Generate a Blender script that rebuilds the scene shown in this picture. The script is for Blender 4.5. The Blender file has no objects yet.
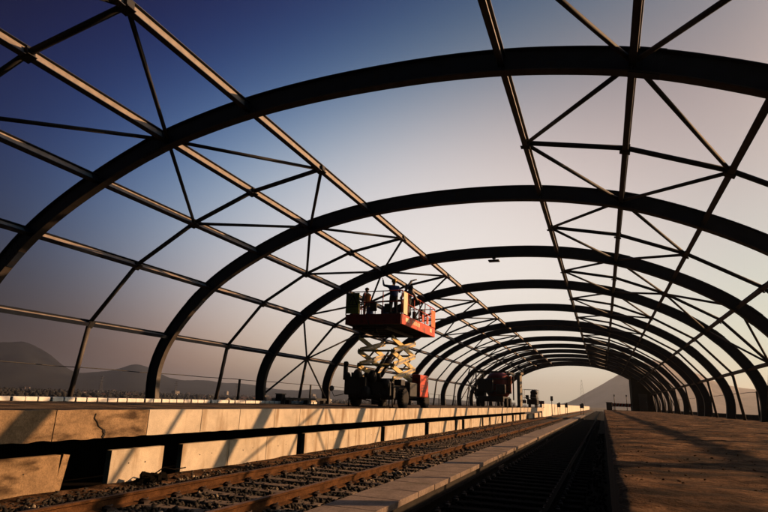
import bpy, bmesh, math, random
from mathutils import Vector, Matrix, noise
import numpy as np
random.seed(7)
rng = np.random.default_rng(7)
S = bpy.context.scene
COL = S.collection
R = math.radians

# ------------------------------------------------------------------ camera
# world: X right across the tracks, Y along the tracks, Z up; the camera is at the origin
cam_d = bpy.data.cameras.new('camera'); cam = bpy.data.objects.new('camera', cam_d); COL.objects.link(cam)
cam_d.sensor_width = 36; cam_d.lens = 551/768*36; cam_d.clip_start = 0.05; cam_d.clip_end = 20000
rx = Vector((0.93293328, 0.35819157, 0.03652792))
rd = Vector((-0.05706064, 0.2472589, -0.96726786))
rf = Vector((-0.35549905, 0.90031208, 0.2511147))
m = Matrix((( rx.x, -rd.x, -rf.x), (rx.y, -rd.y, -rf.y), (rx.z, -rd.z, -rf.z)))
cam.matrix_world = m.to_4x4()
S.camera = cam

# ------------------------------------------------------------------ light and sky
SUN_AZ, SUN_EL = R(52.0), R(19.0)          # azimuth from +Y towards +X
sun_dir = Vector((math.sin(SUN_AZ)*math.cos(SUN_EL), math.cos(SUN_AZ)*math.cos(SUN_EL), math.sin(SUN_EL)))
sd = bpy.data.lights.new('sun', 'SUN'); sun = bpy.data.objects.new('sun', sd); COL.objects.link(sun)
sd.energy = 5.0; sd.angle = R(0.5); sd.color = (1.0, 0.56, 0.27)
sun.rotation_euler = (-sun_dir).to_track_quat('-Z', 'Y').to_euler()
S.view_settings.view_transform = 'Standard'; S.view_settings.look = 'None'
S.view_settings.exposure = 0.6; S.view_settings.gamma = 1.0; S.view_settings.use_curve_mapping = False
S.render.engine = 'CYCLES'
S.cycles.max_bounces = 5; S.cycles.diffuse_bounces = 0; S.cycles.glossy_bounces = 2; S.cycles.volume_bounces = 0
S.cycles.use_denoising = True

W = bpy.data.worlds.new('World'); S.world = W; W.use_nodes = True
nt = W.node_tree; N = nt.nodes; L = nt.links; N.clear()
def nd(t, **k):
    n = N.new(t)
    for a, b in k.items(): setattr(n, a, b)
    return n
out = nd('ShaderNodeOutputWorld'); bg = nd('ShaderNodeBackground'); bg.inputs[1].default_value = 0.1
L.new(bg.outputs[0], out.inputs[0])
sky = nd('ShaderNodeTexSky', sky_type='NISHITA', sun_disc=False); sky.sun_elevation = SUN_EL; sky.sun_rotation = SUN_AZ
sky.air_density = 1.5; sky.dust_density = 4.0
geo = nd('ShaderNodeTexCoord')
def dotn(v):
    n = nd('ShaderNodeVectorMath', operation='DOT_PRODUCT'); L.new(geo.outputs['Generated'], n.inputs[0]); n.inputs[1].default_value = v
    return n.outputs['Value']
def mth(op, a, b=None, clamp=False):
    n = nd('ShaderNodeMath', operation=op); n.use_clamp = clamp
    for i, x in enumerate((a, b)):
        if x is None: continue
        if isinstance(x, (int, float)): n.inputs[i].default_value = x
        else: L.new(x, n.inputs[i])
    return n.outputs[0]
def srgb(r, g, b, k=1.0):
    f = lambda c: ((c/255+0.055)/1.055)**2.4 if c > 10 else c/255/12.92
    return (f(r)*k, f(g)*k, f(b)*k, 1)
def ramp(fac, stops):
    n = nd('ShaderNodeValToRGB'); cr = n.color_ramp; cr.interpolation = 'EASE' if False else 'LINEAR'
    while len(cr.elements) < len(stops): cr.elements.new(0.5)
    for e, (p, c) in zip(cr.elements, stops): e.position = p; e.color = c
    L.new(fac, n.inputs[0]); return n.outputs[0]
# colour of the dusk sky as a smooth function of the direction: log radiance is a cubic in x (right), z (up)
SKYC = {'r': (1.0857, -4.3725, -1.6643, -5.7336, -8.1549, 1.4541, 8.2133, -0.2874, 29.5233, -14.3559), 'g': (0.6544, -1.1909, 2.1894, -2.392, -16.5581, -15.9903, 8.8006, -0.6203, 32.1043, 7.6764), 'b': (-0.4548, -1.0305, 9.7306, -2.2642, -12.8781, -35.6323, 7.6165, 4.0021, 23.6709, 26.5182)}
vx = mth('MINIMUM', mth('MAXIMUM', dotn((1, 0, 0)), -0.95), 0.45); vz = mth('MINIMUM', mth('MAXIMUM', dotn((0, 0, 1)), -0.02), 0.75)
mono = [None, vx, vz, mth('MULTIPLY', vx, vx), mth('MULTIPLY', vx, vz), mth('MULTIPLY', vz, vz)]
mono += [mth('MULTIPLY', mono[3], vx), mth('MULTIPLY', mono[3], vz), mth('MULTIPLY', mono[5], vx), mth('MULTIPLY', mono[5], vz)]
glow = mth('EXPONENT', mth('MULTIPLY', mth('SUBTRACT', dotn(tuple(sun_dir)), 1.0), 22.0))     # bright air round the sun, out of view, added to fill shadows
front = mth('ADD', mth('MULTIPLY', mth('ADD', dotn((0, 1.6, 0)), 0.45, clamp=True), 0.9), 0.1)
comb = nd('ShaderNodeCombineColor')
for i, ch in enumerate('rgb'):
    acc = SKYC[ch][0]
    for c_, mn in zip(SKYC[ch][1:], mono[1:]): acc = mth('ADD', mth('MULTIPLY', mn, c_), acc)
    ex = mth('EXPONENT', acc); L.new(mth('ADD', mth('MULTIPLY', mth('DIVIDE', ex, mth('ADD', mth('MULTIPLY', ex, 1.4), 1.0)), front), mth('MULTIPLY', glow, (3.0, 2.1, 1.35)[i])), comb.inputs[i])
mx = comb
# the physical sky carries a small share, its strength is that of the daylight background
sc10 = nd('ShaderNodeMixRGB', blend_type='MULTIPLY'); sc10.inputs[0].default_value = 1; L.new(mx.outputs[0], sc10.inputs[1]); sc10.inputs[2].default_value = (10, 10, 10, 1)
mx2 = nd('ShaderNodeMixRGB'); mx2.inputs[0].default_value = 0.01; L.new(sc10.outputs[0], mx2.inputs[1]); L.new(sky.outputs[0], mx2.inputs[2])
L.new(mx2.outputs[0], bg.inputs[0])

# ------------------------------------------------------------------ materials
def mat(name, base, rough=0.8, var=0.25, scale=4.0, metal=0.0, bump=0.0, bscale=None, stops=None, detail=6, coord='Object', streak=0.0, spec=0.3, stretch=(1,1,1), grime=None, speck=None):
    M = bpy.data.materials.new(name); M.use_nodes = True; t = M.node_tree; n = t.nodes; l = t.links
    p = n['Principled BSDF']; p.inputs['Roughness'].default_value = rough; p.inputs['Metallic'].default_value = metal
    p.inputs['Specular IOR Level'].default_value = spec
    tc = n.new('ShaderNodeTexCoord'); mp = n.new('ShaderNodeMapping'); l.new(tc.outputs[coord], mp.inputs[0]); mp.inputs['Scale'].default_value = stretch
    tx = n.new('ShaderNodeTexNoise'); tx.inputs['Scale'].default_value = scale; tx.inputs['Detail'].default_value = detail; tx.inputs['Roughness'].default_value = 0.65
    l.new(mp.outputs[0], tx.inputs[0])
    cr = n.new('ShaderNodeValToRGB'); l.new(tx.outputs[0], cr.inputs[0])
    if stops is None:
        a = tuple(c*(1-var) for c in base)+(1,); b = tuple(min(1, c*(1+var)) for c in base)+(1,)
        stops = [(0.3, a), (0.7, b)]
    while len(cr.color_ramp.elements) < len(stops): cr.color_ramp.elements.new(0.5)
    for e, (q, c) in zip(cr.color_ramp.elements, stops): e.position = q; e.color = tuple(c[:3])+(1,)
    col = cr.outputs[0]
    if grime:
        t2 = n.new('ShaderNodeTexNoise'); mp2 = n.new('ShaderNodeMapping'); l.new(tc.outputs[coord], mp2.inputs[0]); mp2.inputs['Scale'].default_value = grime[2]
        l.new(mp2.outputs[0], t2.inputs[0]); t2.inputs['Scale'].default_value = grime[1]; t2.inputs['Detail'].default_value = 5
        c2 = n.new('ShaderNodeValToRGB'); l.new(t2.outputs[0], c2.inputs[0]); c2.color_ramp.elements[0].position = grime[3]; c2.color_ramp.elements[1].position = grime[3]+0.16
        mm = n.new('ShaderNodeMixRGB'); l.new(c2.outputs[0], mm.inputs[0]); l.new(col, mm.inputs[1]); mm.inputs[2].default_value = tuple(grime[0])+(1,)
        col = mm.outputs[0]
    if speck:      # fine dark pits and pale grains: (scale, darkness)
        t3 = n.new('ShaderNodeTexNoise'); l.new(tc.outputs[coord], t3.inputs[0]); t3.inputs['Scale'].default_value = speck[0]; t3.inputs['Detail'].default_value = 6; t3.inputs['Roughness'].default_value = 0.8
        c3 = n.new('ShaderNodeValToRGB'); l.new(t3.outputs[0], c3.inputs[0]); c3.color_ramp.elements[0].position = 0.34; c3.color_ramp.elements[1].position = 0.56
        c3.color_ramp.elements[0].color = (speck[1],)*3+(1,); c3.color_ramp.elements[1].color = (1.12, 1.12, 1.12, 1)
        m3 = n.new('ShaderNodeMixRGB'); m3.blend_type = 'MULTIPLY'; m3.inputs[0].default_value = 1; l.new(col, m3.inputs[1]); l.new(c3.outputs[0], m3.inputs[2]); col = m3.outputs[0]
    l.new(col, p.inputs['Base Color'])
    if bump:
        bt = n.new('ShaderNodeTexNoise'); bt.inputs['Scale'].default_value = bscale or scale*4; bt.inputs['Detail'].default_value = 8; bt.inputs['Roughness'].default_value = 0.7
        l.new(mp.outputs[0], bt.inputs[0]); b = n.new('ShaderNodeBump'); b.inputs['Strength'].default_value = 1.0; b.inputs['Distance'].default_value = bump
        l.new(bt.outputs[0], b.inputs['Height']); l.new(b.outputs[0], p.inputs['Normal'])
    return M
V = 'Object'
M = {}
M['steel'] = mat('painted_steel', (0.014,0.020,0.034), 0.5, 0.3, 3, metal=0.0, bump=0.001, grime=((0.03,0.02,0.015), 2.2, (1,1,1), 0.58))
M['purlin'] = mat('sunlit_web_steel', (0.25,0.21,0.18), 0.6, 0.3, 5, grime=((0.09,0.06,0.04), 3.0, (1,0.4,1), 0.6))  # sunlight put into the web colour, paler than the shaded flanges
M['flange'] = mat('inner_flange_steel', (0.07,0.058,0.05), 0.6, 0.3, 5, grime=((0.09,0.06,0.04), 3.0, (1,1,1), 0.58))  # sun on the inner flanges and posts put into a paler steel
M['brace'] = mat('brace_steel', (0.022,0.022,0.024), 0.75, 0.3, 6)
M['concrete'] = mat('precast_concrete', (0.52,0.45,0.35), 0.9, 0.22, 2.5, bump=0.003, bscale=40, speck=(60, 0.8), grime=((0.30,0.22,0.14), 1.7, (1,1.8,0.4), 0.53))
M['concrete_old'] = mat('weathered_concrete', (0.27,0.18,0.10), 0.95, 0.35, 3.5, bump=0.008, bscale=30, speck=(45, 0.6), grime=((0.06,0.036,0.018), 2.3, (1,0.7,2.2), 0.49))
M['white_conc'] = mat('white_painted_concrete', (0.8,0.78,0.72), 0.8, 0.15, 6)
M['pale_wall'] = mat('pale_wall', (0.7,0.62,0.52), 0.9, 0.15, 0.3)
M['dark_conc'] = mat('dark_concrete', (0.03,0.026,0.022), 0.95, 0.3, 2, spec=0.1)
M['slab'] = mat('trough_slab_concrete', (0.19,0.145,0.115), 0.9, 0.35, 3, speck=(25, 0.5), bump=0.004, bscale=35, grime=((0.13,0.1,0.07), 2, (1,1,1), 0.55))
M['platform'] = mat('platform_surface', (0.12,0.085,0.055), 0.95, 0.6, 1.6, bump=0.02, bscale=14, speck=(20, 0.3), spec=0.05)
M['dirt'] = mat('rough_dirt', (0.12,0.08,0.05), 0.97, 0.6, 3.2, bump=0.035, bscale=20, detail=14, spec=0.05,
    stops=[(0.36,(0.014,0.008,0.005)),(0.46,(0.07,0.037,0.018)),(0.55,(0.15,0.08,0.04)),(0.67,(0.30,0.18,0.10))], stretch=(0.8,1.0,1), speck=(38, 0.3), grime=((0.014,0.008,0.005), 1.9, (0.6,1.5,1), 0.53))
M['ballast'] = mat('ballast_bed', (0.022,0.018,0.013), 0.95, 0.6, 18, bump=0.03, bscale=22)
M['stone'] = mat('ballast_stone', (0.12,0.095,0.07), 0.9, 0.6, 1.7, detail=2, stops=[(0.44,(0.012,0.010,0.007)),(0.58,(0.035,0.026,0.017)),(0.68,(0.34,0.27,0.18))])
M['stone_and_shade'] = mat('dark_stone_and_shade', (0.007,0.006,0.005), 0.98, 0.5, 3, spec=0.02)  # near-black: trench and under-platform shade put into the stone colour
M['rust'] = mat('rusty_rail', (0.085,0.040,0.017), 0.95, 0.6, 7, spec=0.05, bump=0.002, bscale=40, stretch=(1,0.6,1), speck=(60, 0.4))
M['railtop'] = mat('rail_head', (0.11,0.058,0.03), 0.7, 0.25, 8, metal=0.0, stretch=(1,0.1,1))
M['sleeper'] = mat('sleeper_concrete', (0.13,0.095,0.065), 0.9, 0.55, 7, bump=0.004, bscale=25)
M['rail_shade'] = mat('shaded_rail', (0.005,0.004,0.003), 0.98, 0.4, 6, spec=0.02)  # shaded copy of the rail: trench shade put into the colour
M['sleeper_shade'] = mat('shaded_sleeper', (0.006,0.005,0.004), 0.98, 0.4, 6, spec=0.02)  # shaded copy of the sleeper: trench shade put into the colour
M['clip'] = mat('rail_clip_iron', (0.035,0.022,0.016), 0.8, 0.4, 20)
M['ground'] = mat('far_ground', (0.025,0.022,0.016), 1.0, 0.5, 0.02, detail=8)
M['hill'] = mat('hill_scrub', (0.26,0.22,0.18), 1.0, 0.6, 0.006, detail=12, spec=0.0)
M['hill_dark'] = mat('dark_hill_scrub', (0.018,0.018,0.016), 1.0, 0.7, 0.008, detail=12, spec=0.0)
M['veg'] = mat('tree_foliage', (0.014,0.013,0.009), 0.95, 0.5, 0.3)
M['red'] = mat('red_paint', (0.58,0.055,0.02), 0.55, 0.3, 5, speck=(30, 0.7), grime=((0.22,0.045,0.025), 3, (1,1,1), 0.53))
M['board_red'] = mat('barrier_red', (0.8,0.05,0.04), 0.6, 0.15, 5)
M['red_shade'] = mat('dark_red_shade', (0.30,0.025,0.015), 0.5, 0.3, 5)  # shade on the lift's unlit sides put into a darker red
M['orange'] = mat('sunlit_orange', (0.8,0.16,0.03), 0.45, 0.2, 4)
M['cream'] = mat('cream_panel', (0.75,0.62,0.4), 0.6, 0.15, 6)
M['arm'] = mat('cream_scissor_arm', (0.68,0.5,0.2), 0.5, 0.25, 5, grime=((0.2,0.13,0.06), 5, (1,1,1), 0.6))
M['black'] = mat('black_metal', (0.02,0.02,0.022), 0.55, 0.4, 8)
M['rubber'] = mat('tyre_rubber', (0.018,0.017,0.016), 0.9, 0.3, 20)
M['grey'] = mat('grey_metal', (0.25,0.24,0.23), 0.45, 0.25, 8, metal=0.5)
M['board'] = mat('warning_board_yellow', (0.32,0.36,0.06), 0.7, 0.2, 8)
M['skin'] = mat('skin', (0.3,0.16,0.1), 0.6, 0.1, 20)
M['navy'] = mat('navy_cloth', (0.04,0.07,0.2), 0.9, 0.3, 12, bump=0.004, bscale=30)
M['tan'] = mat('pale_shirt', (0.45,0.36,0.28), 0.9, 0.3, 12, bump=0.004, bscale=30)
M['trouser'] = mat('dark_trousers', (0.03,0.03,0.035), 0.9, 0.3, 12, bump=0.004, bscale=30)
M['hat_y'] = mat('yellow_helmet', (0.5,0.35,0.05), 0.4, 0.1, 10)
M['hat_d'] = mat('dark_hair', (0.015,0.012,0.01), 0.8, 0.3, 30)
M['hivis'] = mat('orange_vest', (0.7,0.2,0.04), 0.8, 0.2, 10)
M['blue'] = mat('blue_drum', (0.1,0.16,0.34), 0.5, 0.2, 8)
M['housew'] = mat('pale_plaster', (0.3,0.26,0.21), 0.9, 0.2, 0.3)
M['houseb'] = mat('brown_plaster', (0.06,0.042,0.03), 0.9, 0.3, 0.3)
M['roof'] = mat('tile_roof', (0.06,0.028,0.02), 0.9, 0.3, 0.4)
M['glass'] = mat('dark_window', (0.02,0.025,0.03), 0.15, 0.2, 1, spec=0.6)

# ------------------------------------------------------------------ mesh helpers
def box(bm, c, s, rot=None, mi=0, bevel=0.0):
    mt = Matrix.Translation(c) @ (rot.to_4x4() if rot else Matrix.Identity(4)) @ Matrix.Diagonal((s[0], s[1], s[2], 1))
    r = bmesh.ops.create_cube(bm, size=1.0, matrix=mt)
    fs = {f for v in r['verts'] for f in v.link_faces}
    for f in fs: f.material_index = mi
    if bevel:
        es = list({e for v in r['verts'] for e in v.link_edges})
        bmesh.ops.bevel(bm, geom=es, offset=bevel, segments=2, affect='EDGES', profile=0.5)
    return r['verts']
def frame(a, b, up=Vector((0,0,1))):
    y = (Vector(b)-Vector(a)).normalized()
    if abs(y.dot(up)) > 0.98: up = Vector((0,1,0))
    x = y.cross(up).normalized(); z = x.cross(y)
    return Matrix((x, y, z)).transposed()
def bar(bm, a, b, w, h, up=Vector((0,0,1)), mi=0, bevel=0.0):
    a = Vector(a); b = Vector(b)
    box(bm, (a+b)/2, (w, (b-a).length, h), frame(a, b, up), mi, bevel)
def tube(bm, pts, r, seg=8, r2=None, mi=0):
    pts = [Vector(p) for p in pts]; rings = []; n = len(pts)
    for i, p in enumerate(pts):
        t = (pts[min(i+1, n-1)]-pts[max(i-1, 0)]).normalized()
        up = Vector((0,0,1)) if abs(t.z) < 0.95 else Vector((1,0,0))
        x = t.cross(up).normalized(); y = t.cross(x)
        rr = r if r2 is None else r+(r2-r)*i/(n-1)
        if isinstance(r, (list, tuple)): rr = r[i]
        rings.append([bm.verts.new(p+x*math.cos(2*math.pi*k/seg)*rr+y*math.sin(2*math.pi*k/seg)*rr) for k in range(seg)])
    for i in range(n-1):
        for k in range(seg):
            f = bm.faces.new((rings[i][k], rings[i][(k+1)%seg], rings[i+1][(k+1)%seg], rings[i+1][k])); f.smooth = True; f.material_index = mi
    bm.faces.new(rings[0]).material_index = mi; bm.faces.new(rings[-1][::-1]).material_index = mi
def cyl(bm, a, b, r, seg=16, mi=0): tube(bm, [a, b], r, seg, mi=mi)
def lathe(bm, prof, c, axis='z', seg=20, mi=0):
    rings = []
    for (r, h) in prof:
        ring = []
        for k in range(seg):
            a = 2*math.pi*k/seg
            v = {'z': (r*math.cos(a), r*math.sin(a), h), 'x': (h, r*math.cos(a), r*math.sin(a)), 'y': (r*math.sin(a), h, r*math.cos(a))}[axis]
            ring.append(bm.verts.new(Vector(v)+Vector(c)))
        rings.append(ring)
    for i in range(len(rings)-1):
        for k in range(seg):
            f = bm.faces.new((rings[i][k], rings[i][(k+1)%seg], rings[i+1][(k+1)%seg], rings[i+1][k])); f.smooth = True; f.material_index = mi
    for rg in (rings[0], rings[-1]):
        try: bm.faces.new(rg).material_index = mi
        except ValueError: pass
def mesh(name, bm, mats):
    bmesh.ops.recalc_face_normals(bm, faces=bm.faces)
    me = bpy.data.meshes.new(name); bm.to_mesh(me); bm.free()
    for x in (mats if isinstance(mats, (list, tuple)) else [mats]): me.materials.append(M[x] if isinstance(x, str) else x)
    return me
def link(name, me, parent=None, loc=None):
    o = bpy.data.objects.new(name, me); COL.objects.link(o)
    if parent is not None: o.parent = parent
    if loc is not None: o.location = loc
    return o
def obj(name, bm, mats, parent=None, loc=None): return link(name, mesh(name, bm, mats), parent, loc)
def tag(o, label=None, cat=None, group=None, kind=None):
    if label: o['label'] = label
    if cat: o['category'] = cat
    if group: o['group'] = group
    if kind: o['kind'] = kind
    return o
def thing(name, label, cat, loc=(0,0,0), rz=0.0, group=None):
    o = bpy.data.objects.new(name, None); COL.objects.link(o); o.location = loc; o.rotation_euler = (0,0,rz); o.empty_display_size = 0.2
    return tag(o, label, cat, group)
def copy_tree(o, parent=None):
    kids = list(o.children); c = o.copy(); COL.objects.link(c)
    if parent is not None: c.parent = parent
    for k in kids: copy_tree(k, c)
    return c
ORD = ['nearest','second','third','fourth','fifth','sixth','seventh','eighth','ninth','tenth','eleventh','twelfth','thirteenth','fourteenth','fifteenth','sixteenth']

# ------------------------------------------------------------------ ground
def height(x, y):
    d = max(0.0, abs(x+4)-16)
    k = min(1.0, d/130); k = k*k*(3-2*k)
    z = -1.80-11.0*k
    r = math.hypot(x, y)
    if r > 150: z += 1.6*k*noise.noise(Vector((x*0.004, y*0.004, 0)))
    return z
bm = bmesh.new(); n = 150
ax = [math.sinh(t*8.0)/math.sinh(8.0)*9000 for t in np.linspace(-1, 1, n)]
gv = [[bm.verts.new((x-4, y+30, height(x-4, y+30))) for x in ax] for y in ax]
for j in range(n-1):
    for i in range(n-1): bm.faces.new((gv[j][i], gv[j][i+1], gv[j+1][i+1], gv[j+1][i]))
tag(obj('ground', bm, 'ground'), kind='structure')

def ridge(name, prof, r0, r1, a0, a1, rough=0.10, na=160, nr=26, seed=0.0, m_='hill'):
    """a real hill range: crest height profile over azimuth, full depth between r0 and r1"""
    bm = bmesh.new(); az = np.linspace(a0, a1, na); px = [p[0] for p in prof]; pe = [p[1] for p in prof]; rc = (r0+r1)/2
    V_ = []
    gx = np.linspace(a0-4, a1+4, 900); gk = np.exp(-0.5*((gx-gx.mean())/0.55)**2); gk /= gk.sum(); gy = np.convolve(np.interp(gx, px, pe), gk, 'same')
    for j in range(nr):
        t = j/(nr-1); r = r0+(r1-r0)*t; s = math.sin(math.pi*t)**1.15
        row = []
        for a in az:
            h = math.tan(R(float(np.interp(a, gx, gy))))*rc
            x, y = math.sin(R(a))*r, math.cos(R(a))*r
            nn = noise.fractal(Vector((x*0.0022+seed, y*0.0022, seed)), 1.0, 2.0, 6)
            hh = (h+26)*s*(1+rough*0.6*nn*(1-s*0.6))+0.02*rc*rough*nn*s
            row.append(bm.verts.new((x, y, -28+hh)))
        V_.append(row)
    for j in range(nr-1):
        for i in range(na-1):
            f = bm.faces.new((V_[j][i], V_[j][i+1], V_[j+1][i+1], V_[j+1][i])); f.smooth = True
    return tag(obj(name, bm, m_), kind='structure')
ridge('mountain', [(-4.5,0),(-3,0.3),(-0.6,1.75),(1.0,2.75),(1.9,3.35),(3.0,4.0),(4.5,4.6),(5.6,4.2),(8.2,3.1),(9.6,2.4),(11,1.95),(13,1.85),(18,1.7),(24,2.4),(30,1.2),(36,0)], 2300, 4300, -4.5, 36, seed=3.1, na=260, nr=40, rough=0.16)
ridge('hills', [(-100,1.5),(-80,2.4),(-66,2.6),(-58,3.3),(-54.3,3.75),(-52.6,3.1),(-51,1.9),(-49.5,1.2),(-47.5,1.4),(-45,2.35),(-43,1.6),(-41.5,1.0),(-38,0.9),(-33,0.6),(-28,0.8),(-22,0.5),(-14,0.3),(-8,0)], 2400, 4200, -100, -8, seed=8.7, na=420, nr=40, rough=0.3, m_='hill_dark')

# ------------------------------------------------------------------ platforms and track bed
EDGE_L, TOP_L = -7.7, -0.355
EDGE_R, TOP_R = 0.04, -0.32
Y0, Y1 = -6.0, 83.0
bm = bmesh.new()
nx, ny = 34, 150
rows = []
for j in range(ny):
    y = Y0+(Y1-Y0)*(j/(ny-1))**1.35
    row = []
    for i in range(nx):
        x = EDGE_L-0.02-(i/(nx-1))*7.2
        z = TOP_L+(0 if i == 0 or i == nx-1 else 0.012*noise.noise(Vector((x*1.6, y*0.9, 0)))+0.008*noise.noise(Vector((x*6, y*5, 3))))
        row.append(bm.verts.new((x, y, z)))
    rows.append(row)
for j in range(ny-1):
    for i in range(nx-1): bm.faces.new((rows[j][i], rows[j+1][i], rows[j+1][i+1], rows[j][i+1]))
tag(obj('left_platform', bm, 'platform'), kind='structure')
bm = bmesh.new()      # body of the left platform behind the panels
box(bm, (-11.95, (Y0+Y1)/2, -1.30), (3.1, Y1-Y0, 1.35))
box(bm, (-9.06, (Y0+Y1)/2, -0.57), (2.52, Y1-Y0, 0.30))
tag(obj('platform_body', bm, 'stone_and_shade'), kind='structure')  # shade behind the panels put into the near-black colour

bm = bmesh.new(); box(bm, (-9.4, (Y0+Y1)/2, -1.83), (2.5, Y1-Y0, 0.10)); tag(obj('under_platform_shade', bm, 'stone_and_shade'), kind='structure')  # dark sheet added over the floor, standing in for shade
# fascia panels of the left platform, each its own precast piece
joints = [-6,-4.2,-2.4,-0.6,1.2,3.0,4.6,6.3,8.19,9.66,10.98,12.46,13.73,15.29,17.02,18.5,20.1]
while joints[-1] < Y1-1.0: joints.append(joints[-1]+1.55)
for i, (a, b) in enumerate(zip(joints[:-1], joints[1:])):
    old = b < 8.3
    bm = bmesh.new(); ya, yb = a+0.008, b-0.008; ns = max(2, int((yb-ya)/0.12))
    # front face with broken lower rim, slightly displaced
    x0, x1 = EDGE_L, EDGE_L-0.11
    top, bot, topb, botb = [], [], [], []
    for k in range(ns+1):
        y = ya+(yb-ya)*k/ns; e = (0.016 if old else 0.006)
        zt = TOP_L+0.012+e*noise.noise(Vector((y*3, 1, 0))); zb = -0.79+e*1.6*noise.noise(Vector((y*4, 7, 0)))
        xo = e*0.6*noise.noise(Vector((y*2, 3, 0)))
        top.append(bm.verts.new((x0+xo, y, zt))); bot.append(bm.verts.new((x0+xo*0.4, y, zb)))
        topb.append(bm.verts.new((x1, y, zt))); botb.append(bm.verts.new((x1, y, zb)))
    for k in range(ns):
        for q in ((top, bot), (bot, botb), (botb, topb), (topb, top)): bm.faces.new((q[0][k], q[0][k+1], q[1][k+1], q[1][k]))
    bm.faces.new((top[0], bot[0], botb[0], topb[0])); bm.faces.new((top[-1], bot[-1], botb[-1], topb[-1]))
    o = obj('fascia_panel', bm, 'concrete_old' if old else 'concrete')
    lab = ('weathered brown concrete edge panel of the left platform, number %s from the near end' % (['one','two','three','four','five','six','seven','eight'][min(i,7)])) if old else \
          ('pale concrete edge panel of the left platform ending %.1f metres down the line' % b)
    tag(o, lab if not old else 'weathered brown concrete edge panel of the near left platform, ending %.1f metres along' % b, 'concrete panel', 'precast panels along the left platform edge')
# broken vertical crack of the near panel: a real groove piece of broken filler
bm = bmesh.new()
pts = [(7.02,-0.40),(7.0,-0.47),(7.07,-0.53),(7.11,-0.60),(7.22,-0.66),(7.25,-0.72),(7.22,-0.78)]
for (a, b) in zip(pts[:-1], pts[1:]): bar(bm, (EDGE_L+0.006, a[0], a[1]), (EDGE_L+0.006, b[0], b[1]), 0.012, 0.014+0.03*(a[1] < -0.6), up=Vector((0,1,0)))
crk = obj('crack', bm, 'dark_conc')
for o in COL.objects:
    if o.name.startswith('fascia_panel') and 'ending 8.2' in o.get('label', ''): crk.parent = o

# lower wall panels with dark gaps
gaps = [(6.85,7.85),(9.15,9.67),(14.4,14.82),(20.9,21.3),(26.75,27.4),(32.7,33.2),(34.5,35.2),(40.7,41.2),(43.4,44.0),(49,50),(55,56.2),(60,61.5),(66,67.8),(72,74),(78,80)]
x = -8.1; spans = []; y = -5.5
for (a, b) in gaps+[(Y1-0.5, 999)]: spans.append((y, a)); y = b
for (a, b) in spans:
    k = max(1, round((b-a)/1.55)); st = (b-a)/k
    for i in range(k):
        ya, yb = a+i*st+0.007, a+(i+1)*st-0.007
        bm = bmesh.new(); box(bm, (x-0.06, (ya+yb)/2, -1.40), (0.12, yb-ya, 0.70), bevel=0.006)
        # tie holes
        for hy in ((ya+yb)/2-0.22, (ya+yb)/2+0.18):
            cyl(bm, (x+0.0015, hy, -1.28-0.04*random.random()), (x-0.02, hy, -1.28), 0.014, 8, mi=1)
        o = obj('wall_panel', bm, ['concrete_old' if yb < 6.9 else 'concrete', 'black'])
        tag(o, 'concrete retaining panel under the left platform lip starting %.1f metres along' % ya, 'wall panel', 'retaining panels below the left platform')
# slanted strut at the first gap
bm = bmesh.new(); bar(bm, (x-0.1, 6.90, -1.75), (x-0.1, 7.0, -1.06), 0.08, 0.12, up=Vector((0,1,0)))
tag(obj('strut', bm, 'concrete_old'), 'narrow leaning concrete strut at the first wide dark gap under the platform', 'strut')

# right platform: rough unfinished surface
bm = bmesh.new()
ys = [0.25+0.0*0]; y = 0.25
while y < Y1: ys.append(y); y += max(0.035, y*0.012)
ys = [Y0, -3, -1, 0.0] + ys + [Y1]
xs = [EDGE_R+t for t in np.concatenate([np.linspace(0, 3.0, 70), np.linspace(3.08, 6.6, 36)])]
rows = []
for y in ys:
    row = []
    for i, xx in enumerate(xs):
        f = 1.0
        v = Vector((xx, y, 0))
        h = 0.020*noise.fractal(Vector((xx*0.9, y*2.0, 0)), 1.0, 2.0, 5)+0.036*abs(noise.fractal(Vector((xx*3, y*6, 5)), 0.7, 2.0, 5))*max(0.15, noise.noise(Vector((xx*0.7, y*1.1, 11)))+0.35)
        # low ruts that run across, dried cart tracks
        h += 0.008*math.sin(y*3.1+2*noise.noise(Vector((xx*0.5, y*0.3, 9))))*max(0, noise.noise(Vector((xx*0.4, y*0.5, 2)))+0.4)
        ex = EDGE_R+0.012*noise.noise(Vector((0, y*4, 1))) if i == 0 else xx
        row.append(bm.verts.new((ex, y, TOP_R-0.012+h*(0.35 if i == 0 else 1))))
    rows.append(row)
for j in range(len(ys)-1):
    for i in range(len(xs)-1):
        f = bm.faces.new((rows[j][i], rows[j][i+1], rows[j+1][i+1], rows[j+1][i])); f.smooth = True
# vertical face down to the trench
low_ = [bm.verts.new((EDGE_R, y, -1.75)) for y in ys]
for j in range(len(ys)-1): bm.faces.new((rows[j][0], rows[j+1][0], low_[j+1], low_[j])).material_index = 1  # trench shade put into the dark colour of this face
tag(obj('right_platform', bm, ['dirt', 'dark_conc']), kind='structure')
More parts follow.
